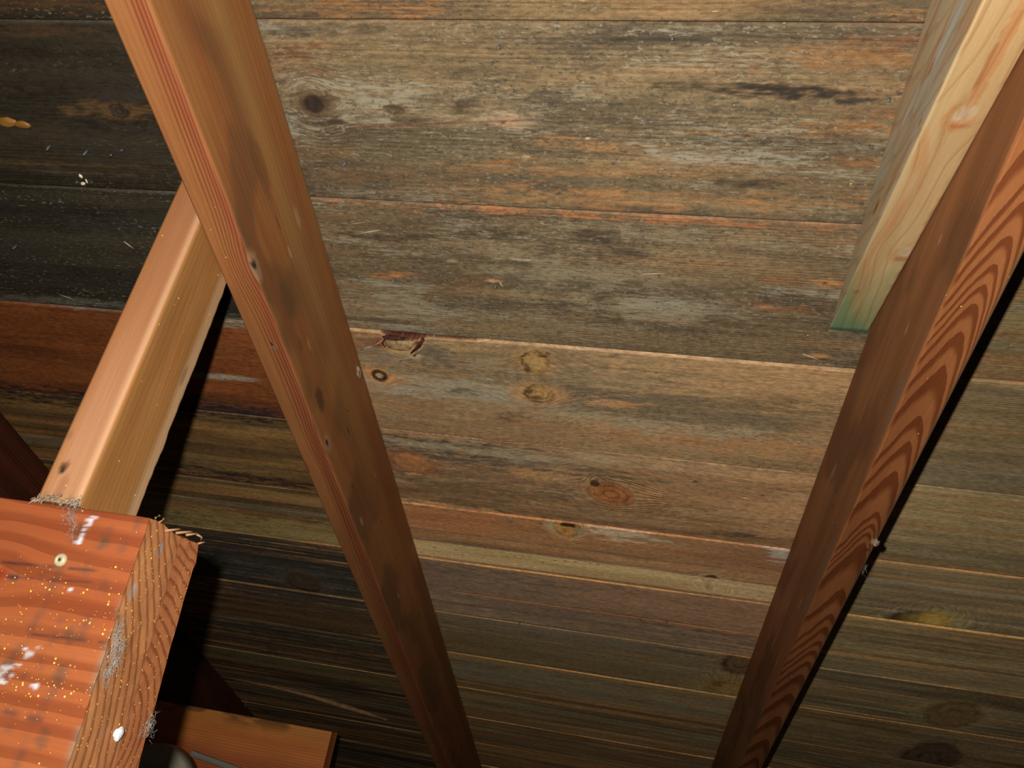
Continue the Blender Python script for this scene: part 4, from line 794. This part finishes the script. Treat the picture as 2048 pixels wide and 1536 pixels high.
# faces: 0 = top (y=0), 1 = back, 2 = underside, 3 = front ; cap 5 = sawn end
def paint_beam(b, A):
    s, t, f, x, y = A['s'], A['t'], A['f'], A['x'], A['y']
    front = (f == 3).astype(float); end = (f == 5).astype(float)
    gy = y + (b.L - s) * .010
    kq = b.hit(-6, 1148, 3)
    gy = gy - (y - kq[1]) * .8 * np.exp(-((s - kq[0]) / .03) ** 2 - ((y - kq[1]) / .022) ** 2)
    cf = wood_base(A, c8(190, 104, 50), c8(168, 80, 34), 101, 30, 1.2, 1.6)
    fr = gy * 62 + .5 * fbm(s * 3, gy * 20, 4, 3) * 2
    A['col'] = cf
    # end grain: two fields of arcs that meet in a ragged diagonal
    sp_ = .046 + mm(1.0) * (fbm(y * 90, y * 0, 3, 2) - .5)
    right = x > sp_
    rl = np.hypot(x + .194, y - .172) * 135
    rr = np.hypot((x - .036), (y - .145) * .72) * 150
    rend = np.where(right, rr, rl) + .5 * (fbm(x * 60, y * 30, 5, 3) - .5)
    A['ring'] = np.where(f == 5, rend, fr)
    A['ringamp'] = np.where(f == 5, .85, .6); A['ringw'] = np.where(f == 5, .36, .50)
    ce = c8(186, 124, 72, .8) + (c8(166, 104, 58, .8) - c8(186, 124, 72, .8)) * np.clip((fbm(x * 60, y * 30, 9, 3) - .2) * 1.4, 0, 1)[:, None]
    ce = mixc(ce, c8(176, 98, 54, .8), right * .45)
    A['col'] = np.where((f == 5)[:, None], ce, A['col'])
    A['col'] = mixc(A['col'], c8(210, 130, 84), end * np.exp(-((x - sp_) / mm(1.0)) ** 2) * sstep(.4, .6, fbm(y * 40, y * 0, 8, 2)) * .8)
    q = b.hit(120, 1200, 3)
    # saw marks, pencil blue smudges and cracks of the front
    for (px, k, wdt) in ((265, .30, 6), (215, .45, 5), (160, .35, 6), (130, .3, 5), (60, .2, 6)):
        s_, y_ = b.hit(px, 1060, 3)
        ln = s - (s_ - (y - y_) * .16)
        A['col'] = mixc(A['col'], c8(104, 78, 66), front * np.exp(-(ln / mm(wdt * .7)) ** 2) * sstep(.42, .68, fbm(s * 60, y * 60, px, 3)) * k * 1.5)
    for (p0, p1, wdt, k) in (((0, 1124), (200, 1142), 1.0, .8), ((20, 1154), (190, 1165), .9, .55), ((10, 1153), (40, 1156), 2.2, .9), ((60, 1268), (225, 1287), .9, .7), ((0, 1421), (105, 1446), 2.2, .55)):
        a0 = b.hit(*p0, 3); a1 = b.hit(*p1, 3); tt = (s - a0[0]) / (a1[0] - a0[0]); yc = a0[1] + tt * (a1[1] - a0[1])
        A['col'] = mixc(A['col'], c8(66, 52, 58), front * np.exp(-((y - yc) / mm(wdt)) ** 2) * sstep(-.02, .05, tt) * (1 - sstep(.9, 1.02, tt)) * k * sstep(.25, .5, fbm(s * 90, y * 50, 7, 2)))
    def fs(px, py, rs, rt, c, k, jag=.9, soft=(.4, 1.0)):
        a0 = b.hit(px, py, 3); spot(A, front, a0[0], a0[1], mm(rs), mm(rt), c, k, soft, jag, int(px + py))
    WHT = c8(232, 232, 236)
    for i, (px, py) in enumerate(((188, 1034), (180, 1040), (176, 1050), (170, 1060), (166, 1068), (160, 1078), (155, 1086))):
        fs(px, py, 2.6, 2.0, WHT, .95, 1.2)
    for (px, py, a1, a2) in ((8, 1342, 5, 3.5), (0, 1350, 4, 3), (16, 1334, 4, 2.5), (55, 1312, 3, 3), (60, 1306, 3, 2), (25, 1350, 2, 2), (70, 1373, 2.5, 2.2), (5, 1364, 3, 1.5), (35, 1330, 2, 1.5), (72, 1295, 1.8, 1.5), (50, 1297, 1.5, 1.5), (140, 1180, 2, 2)):
        fs(px, py, a1, a2, WHT, .9, 1.2)
    for (px, py, a1, a2) in ((205, 1085, 7, 8), (48, 1353, 4, 4), (140, 1270, 7, 8), (120, 1345, 6, 9), (85, 1478, 7, 8), (18, 1322, 5, 6)):
        fs(px, py, a1, a2, c8(110, 84, 60), .55)
    fs(0, 1148, 9, 9, c8(176, 70, 26), .9, .3)
    fs(0, 1148, 5, 5, c8(150, 56, 22), .8, .3)
    # dust along the front arris of the end
    ed = np.exp(-((b.L - s) / mm(3)) ** 2) * front + np.exp(-(x / mm(2.2)) ** 2) * end
    A['col'] = mixc(A['col'], c8(158, 136, 108), ed * sstep(.04, .09, y) * sstep(.42, .62, fbm(y * 60, x * 300, 21, 3)) * .75)
    for (yy, xx, rr_) in ((.018, .024, 4), (.052, .008, 4)):
        d = np.hypot((x - xx) / mm(3), (y - yy) / mm(rr_ * 1.6)); A['col'] = mixc(A['col'], c8(150, 162, 166), end * (1 - sstep(.4, 1.1, d + .8 * (fbm(x * 400, y * 400, 2, 2) - .5))) * .8)
    A['speck'] = np.where(f == 3, .016 + .26 * sstep(.02, .08, y) * sstep(.3, .6, fbm(s * 30, y * 40, 6, 3)), np.where(f == 5, .05, 0))
    A['speck'] = np.where(f == 5, np.where((A['ring'] % 1.0) > .66, .45 * sstep(.01, .04, y) + .06, .02), A['speck'])
    A['gy'] = np.where(f == 5, x + 2, gy)
def deform_beam(P, A):                     # ragged, wany sawn end
    P = P.copy(); b = beam_b
    near = sstep(b.L - .012, b.L, A['s'])
    k = A['x'] / b.wx
    P[:, 1] += k * .055 * A['y']                               # the back of the beam stands a little steeper than its front
    drop = mm(3.0) * sstep(.2, .5, k) * near
    P[:, 2] -= drop * (1 - sstep(0, .03, A['y']))
    P[:, 1] += near * (k > .95) * (mm(4.5) * np.exp(-((A['y'] - .014) / .009) ** 2) + mm(1.6) * (fbm(A['y'] * 60, A['y'] * 0, 5, 3) - .5))
    P[:, 0] += near * mm(1.6) * (fbm(A['y'] * 70, A['x'] * 70, 8, 3) - .5)
    P[:, 2] += near * (A['y'] < .002) * mm(1.5) * (fbm(A['x'] * 240, A['x'] * 0, 4, 2) - .5)
    return P
beam = beam_b.build('beam', paint_beam, MAT_BEAM, seed=6, deform=deform_beam, caps=(True, True), ends={1: ('sawn_end', 'sawn end grain with dark growth rings')})
tag(beam, 'big orange beam at lower left with gold specks and sawn end grain', 'beam')
for i, (px0, py0, px1, py1, c) in enumerate(((330, 1062, 366, 1058, 0), (352, 1066, 392, 1064, 0), (372, 1070, 396, 1068, 1), (392, 1068, 400, 1084, 0), (396, 1088, 406, 1082, 1), (318, 1044, 324, 1036, 1), (310, 1036, 316, 1030, 1))):
    def endpt(px, py):
        d = ray(px, py); return CAM + d * ((BE_U1 + .001) / d[0])
    a_, b_ = endpt(px0, py0), endpt(px1, py1); m_ = .5 * (a_ + b_) + np.array([.003, 0, .001])
    V, Q = tube([a_, m_, b_], [.0011, .0008, .0002], 6)
    make_mesh('splinter', V, Q, None, MAT_BRSPL, beam)
# splinters at the foot of the strut
fr = random.Random(4); parts = []
for i in range(26):
    u_ = ST_U0 + strut_b.wx * (i + fr.random()) / 26; base = np.array([u_, ST_W0 - .0002, ZC + ST_H0 + fr.uniform(.001, .006)])
    k_ = 1.0 if i < 8 else .55
    tip = base + np.array([fr.uniform(-.006, .002) * k_, -fr.uniform(.0005, .003), -fr.uniform(.002, .007) * k_])
    parts.append(tube([base, .5 * (base + tip) + np.array([0, -.0006, 0]), tip], [.0010, .0008 * fr.uniform(.6, 1.3), .0002], 6))
for i in range(14):
    u_ = ST_U0 + strut_b.wx * fr.random(); q_ = np.array([u_, ST_W0 - fr.uniform(.0005, .002), ZC + 0.1815 * S + fr.uniform(.0005, .003)])
    parts.append(blob(q_, np.eye(3) * fr.uniform(.0006, .0016), 6, 4, .5, i))
V, Q = join(parts); make_mesh('splintered_foot', V, Q, None, MAT_FOOT, strut)

# ---- the things on the beam
def beam_front(px, py, out=0.0):
    s_, y_ = beam_b.hit(px, py, 3); nrm = np.cross(UX, BD); nrm = nrm / np.linalg.norm(nrm)
    if nrm[1] > 0: nrm = -nrm
    return beam_b.P0 + UX * s_ + BD * y_ + nrm * out, nrm
def beam_end(px, py, out=0.0):
    d = ray(px, py); return CAM + d * ((BE_U1 + out) / d[0])
p, nrm = beam_front(122, 1120, .0)
ring_p = []; ax1 = UX; ax2 = BD
V = []; prof = [(0.0, .0016), (.0012, .0017), (.0016, .0024), (.0030, .0026), (.0044, .0018), (.0048, .0002)]
for (rad, h) in prof:
    for k in range(20):
        an = 2 * math.pi * k / 20; V.append(p + nrm * h + rad * (math.cos(an) * ax1 + math.sin(an) * ax2))
Q = [(i * 20 + k, i * 20 + (k + 1) % 20, (i + 1) * 20 + (k + 1) % 20, (i + 1) * 20 + k) for i in range(len(prof) - 1) for k in range(20)]
sc = make_mesh('screw', V, Q, None, MAT_SCREW, beam); tag(sc, 'round brassy screw head')
V, Q = blob(p + nrm * .0019, np.array([ax1 * .0012, ax2 * .0012, nrm * .0004]), 8, 4); make_mesh('drive_recess', V, Q, None, MAT_BARK, sc)

c = beam_end(238, 1468, .003)
V, Q = blob(c, np.array([[.0022, 0, 0], [0, .0046, .0014], [0, -.0012, .0042]]), 16, 10, .25, 3)
tag(make_mesh('cocoon', V, Q, None, MAT_COCOON), 'small white cocoon stuck to the end grain of the beam', 'cocoon')

def web(name, pts, n, spread, rad, seed, label, group='cobwebs on the beam'):
    rg = random.Random(seed); parts = []
    for i in range(n):
        k = rg.randrange(len(pts)); p0 = pts[k] + np.array([rg.gauss(0, spread) for _ in range(3)]) * np.array([.5, 1, 1])
        chain = [p0]
        dvec = np.array([rg.gauss(0, 1) for _ in range(3)])
        for j in range(5):
            dvec = dvec * .6 + np.array([rg.gauss(0, 1) for _ in range(3)]) * np.array([.35, 1, 1]); chain.append(chain[-1] + dvec * spread * .55)
        parts.append(tube(chain, rad * rg.uniform(.5, 1.2), 4))
    V, Q = join(parts); o = make_mesh(name, V, Q, None, MAT_WEB); return tag(o, label, 'cobweb', group)
web('cobweb', [beam_end(px, py, .001) for px, py in ((242, 1250), (232, 1262), (230, 1280), (236, 1290), (240, 1296), (232, 1302), (226, 1310), (230, 1325), (218, 1340), (214, 1346))], 260, .0017, .00009, 5, 'grey tuft of dusty cobweb on the corner of the beam end')
web('cobweb', [beam_end(px, py, .001) for px, py in ((290, 1455), (302, 1448), (300, 1440), (298, 1466))], 60, .0018, .00008, 8, 'wispy cobweb at the low right edge of the beam end')
web('cobweb', [beam_front(px, py, .002)[0] for px, py in ((142, 1012), (150, 1022), (148, 1035), (152, 1050), (151, 1062), (158, 1015))], 80, .0020, .00008, 11, 'cobweb hanging from the foot of the strut over the beam')

def r2_edge(px, py):
    return r2.P0 + r2.a * r2.hit(px, py, 0)[0] + UX * (r2.wx + .001) - AN * .001
web('cobweb', [r2_edge(px, py) for px, py in ((1738, 1136), (1741, 1140), (1735, 1146))], 16, .0012, .00008, 15, 'scrap of pale web on the lower edge of the flame grained rafter', None)
# ---- low board, strip and felt at the eave
def on_w(px, py, w): d = ray(px, py); return CAM + d * (w / d[1])
WB = 2.75 * S
pr = on_w(664, 1463, WB); pl_ = on_w(330, 1416, WB); pb = on_w(652, 1560, WB)
low = Bar((pr[0], WB, pr[2]), np.array([-1.0, 0, 0]), np.array([0, 1.0, 0]), np.array([0, 0, -1.0]), 1.1, .038, .130, r=.002, ds=.006, dt=.0022, fine=(0, 3))
def paint_low(b, A):
    s, t, f = A['s'], A['t'], A['f']
    A['col'] = wood_base(A, c8(196, 112, 44, 1.3), c8(164, 86, 36, 1.3), 131, 30, 1.5, 2)
    A['col'] = mixc(A['col'], c8(190, 124, 44, 1.3), (f == 3) * (1 - sstep(.0, .05, A['y'])) * .7)
    A['col'] = mixc(A['col'], c8(160, 80, 44, 1.2), (f == 3) * sstep(.05, .1, A['y']) * .7)
    A['col'] = mixc(A['col'], c8(120, 116, 104), (f == 0) * .9)
    A['col'] = mixc(A['col'], c8(80, 62, 36), (f == 3) * (1 - sstep(.0, .03, A['y'])) * sstep(.52, .66, fbm(s * 14, t * 30, 4, 3)) * .7)
    A['ring'] = A['y'] * 180 + fbm(s * 3, t * 20, 3, 3); A['ringamp'][:] = .3
lowb = low.build('eave_board', paint_low, MAT_RAFTER, seed=8)
tag(lowb, 'short orange brown board at the bottom, beyond the big beam', 'board')
# pale strip leaning under it
p0 = on_w(380, 1512, WB - .05); p1 = on_w(480, 1548, WB - .04); d_ = (p1 - p0); Ls = np.linalg.norm(d_); d_ /= Ls
e2 = np.cross(d_, AW); e2 /= np.linalg.norm(e2); e1 = np.cross(e2, d_)
strip = Bar(p0, d_, e1, e2, Ls + .15, .012, .011, r=.001, ds=.01, dt=.003)
def paint_strip(b, A): A['col'] = wood_base(A, c8(160, 158, 142), c8(130, 126, 110), 140, 60); A['ringamp'][:] = .1
so = strip.build('wood_strip', paint_strip, MAT_TIE, seed=9); tag(so, 'thin pale strip of wood under the short board at the bottom', 'strip')
# grey felt roll
cr = on_w(285, 1590, 2.6 * S); R_ = np.linalg.norm(on_w(285, 1590, 2.6 * S) - on_w(285, 1488, 2.6 * S))
V = []; 
prof = [(0, .0), (.25, .0), (.27, .004), (.5, .004), (.52, 0), (.97, 0), (1.0, .006), (1.0, .05), (.9, .05)]
for (rf, h) in prof:
    for k in range(40):
        an = 2 * math.pi * k / 40; V.append(cr + np.array([R_ * rf * math.cos(an), h, R_ * rf * math.sin(an)]))
Q = [(i * 40 + k, (i + 1) * 40 + k, (i + 1) * 40 + (k + 1) % 40, i * 40 + (k + 1) % 40) for i in range(len(prof) - 1) for k in range(40)]
ro = make_mesh('felt_roll', V, Q, None, MAT_GREY, None, False); tag(ro, 'rounded grey roll in the shadow below the beam end', 'roll')

# ---- nails, splinters and bits on the boards
def row_of(px, py):
    p = deck(px, py); colm = 'l' if p[0] < U_M1 else ('m' if p[0] < U_M2 else 'r')
    off = {'l': .003, 'm': 0, 'r': -.003}[colm]
    for r in range(len(EDGES) - 1):
        if (EDGES[r] + off) * S <= p[1] < (EDGES[r + 1] + off) * S: return BOARDS[(colm, r)]
def nail(px, py, px1, py1, rad=.0014):
    """shank through the board at the first point; its tip is seen at the second"""
    a_ = deck(px, py, S + .004); b_ = deck(px1, py1, S - .010)
    A_, B_ = world(a_), world(b_); m_ = A_ + (B_ - A_) * .7
    V, Q = tube([A_, m_, B_], [rad, rad, rad * .25], 8)
    return make_mesh('nail_point', V, Q, None, MAT_NAIL, row_of(px, py))
for n_ in ((103, 287, 93, 300), (178, 297, 167, 310), (250, 299, 241, 301), (36, 487, 26, 498), (106, 404, 100, 408), (694, 320, 687, 331), (1000, 90, 997, 97), (1346, 72, 1344, 80), (790, 553, 785, 566), (994, 566, 990, 576), (1041, 1242, 1038, 1249), (1281, 1236, 1279, 1243), (1334, 1240, 1332, 1246), (158, 360, 152, 366), (1780, 196, 1776, 203)):
    nail(*n_)
nail(473, 1386, 468, 1413, .0020); nail(493, 1392, 488, 1426, .0020)
def splint(px0, py0, px1, py1, w_=.0014, h=.0025):
    a_, b_ = world(deck(px0, py0, S - .0004)), world(deck(px1, py1, S - h))
    V, Q = tube([a_, .5 * (a_ + b_), b_], [w_, w_ * .8, w_ * .15], 6)
    return make_mesh('splinter', V, Q, None, MAT_SPLINT, row_of(.5 * (px0 + px1), .5 * (py0 + py1)))
for n_ in ((718, 467, 762, 460, .0013), (698, 449, 732, 444, .0006), (1284, 549, 1334, 546, .0010), (248, 483, 268, 498, .0012), (118, 589, 148, 599, .0009), (1000, 565, 1006, 575, .0010), (975, 560, 992, 566, .0008), (1605, 708, 1645, 722, .0010), (1420, 23, 1440, 22, .0008), (722, 698, 748, 692, .0013), (745, 693, 768, 680, .0012), (828, 712, 848, 690, .0014), (800, 722, 822, 714, .0010), (985, 664 + 30, 1002, 691, .0008), (1288, 1262, 1300, 1266, .0006)):
    splint(*n_)
pts = [world(deck(px, py, S - .003)) for px, py in ((468, 1361), (540, 1372), (620, 1392), (700, 1416), (775, 1440))]
V, Q = tube(pts, [.0012, .0035, .0055, .007, .004], 6); make_mesh('splinter', V, Q, None, MAT_BRSPL, row_of(620, 1392))
kc = world(deck(712, 745, S - .012)); kc[0] = r1.P0[0] + r1.wx
V, Q = blob(kc, np.array([UX * .0035, AV * .010, AN * .006]), 14, 8, .2, 3); make_mesh('knot', V, Q, None, MAT_FOOT, rafter_l)
kc = r2.P0 + r2.a * r2.hit(1750, 1085, 0)[0] + UX * (r2.wx - .0015) - AN * .0003
V, Q = blob(kc, np.array([UX * .0032, AV * .006, AN * .0030]), 12, 8, .4, 5); make_mesh('knot', V, Q, None, MAT_FOOT, rafter_r)
# the split knot that stands proud in the broken edge
kb = BOARDS[('m', 3)]
p = world(deck(798, 690, S - .001))
V, Q = blob(p, np.array([UX * .0165, AV * .0085, AN * .0042]), 22, 12, .18, 6)
make_mesh('split_knot', V, Q, None, MAT_KNOT, kb)
V, Q = blob(world(deck(790, 676, S - .0005)), np.array([UX * .014, AV * .0035, AN * .003]), 16, 8, .4, 9); make_mesh('knot_bark', V, Q, None, MAT_BARK, kb)
V, Q = tube([world(deck(770, 694, S - .003)), world(deck(764, 686, S - .003)), world(deck(778, 670, S - .002))], [.0006, .0012, .0016], 6); make_mesh('knot_bark', V, Q, None, MAT_BARK, kb)
V, Q = tube([world(deck(822, 706, S - .004)), world(deck(838, 692, S - .005)), world(deck(846, 678, S - .003))], [.0008, .0020, .0024], 6); make_mesh('knot_bark', V, Q, None, MAT_BARK, kb)
# ochre lump and husks on the dark board at the left
parts = [blob(world(deck(12, 244, S - .001)), np.array([UX * .013, AV * .006, AN * .003]), 16, 8, .15, 2), blob(world(deck(44, 249, S - .001)), np.array([UX * .0095, AV * .0048, AN * .003]), 16, 8, .15, 4)]
V, Q = join(parts); tag(make_mesh('resin_lump', V, Q, None, MAT_RESIN), 'ochre double lump of resin on the dark board at the left edge', 'resin')
parts = [blob(world(deck(166, 367, S - .003)), np.array([UX * .003, AV * .002, AN * .002]), 10, 6, .3, 2), blob(world(deck(161, 352, S - .002)), np.array([UX * .0018, AV * .003, AN * .0015]), 10, 6, .3, 4), blob(world(deck(173, 362, S - .002)), np.array([UX * .001, AV * .003, AN * .001]), 10, 6, .3, 5)]
V, Q = join(parts); tag(make_mesh('insect_husk', V, Q, None, MAT_HUSK), 'tiny pale insect husk beside the seam on the dark boards', 'insect husk')
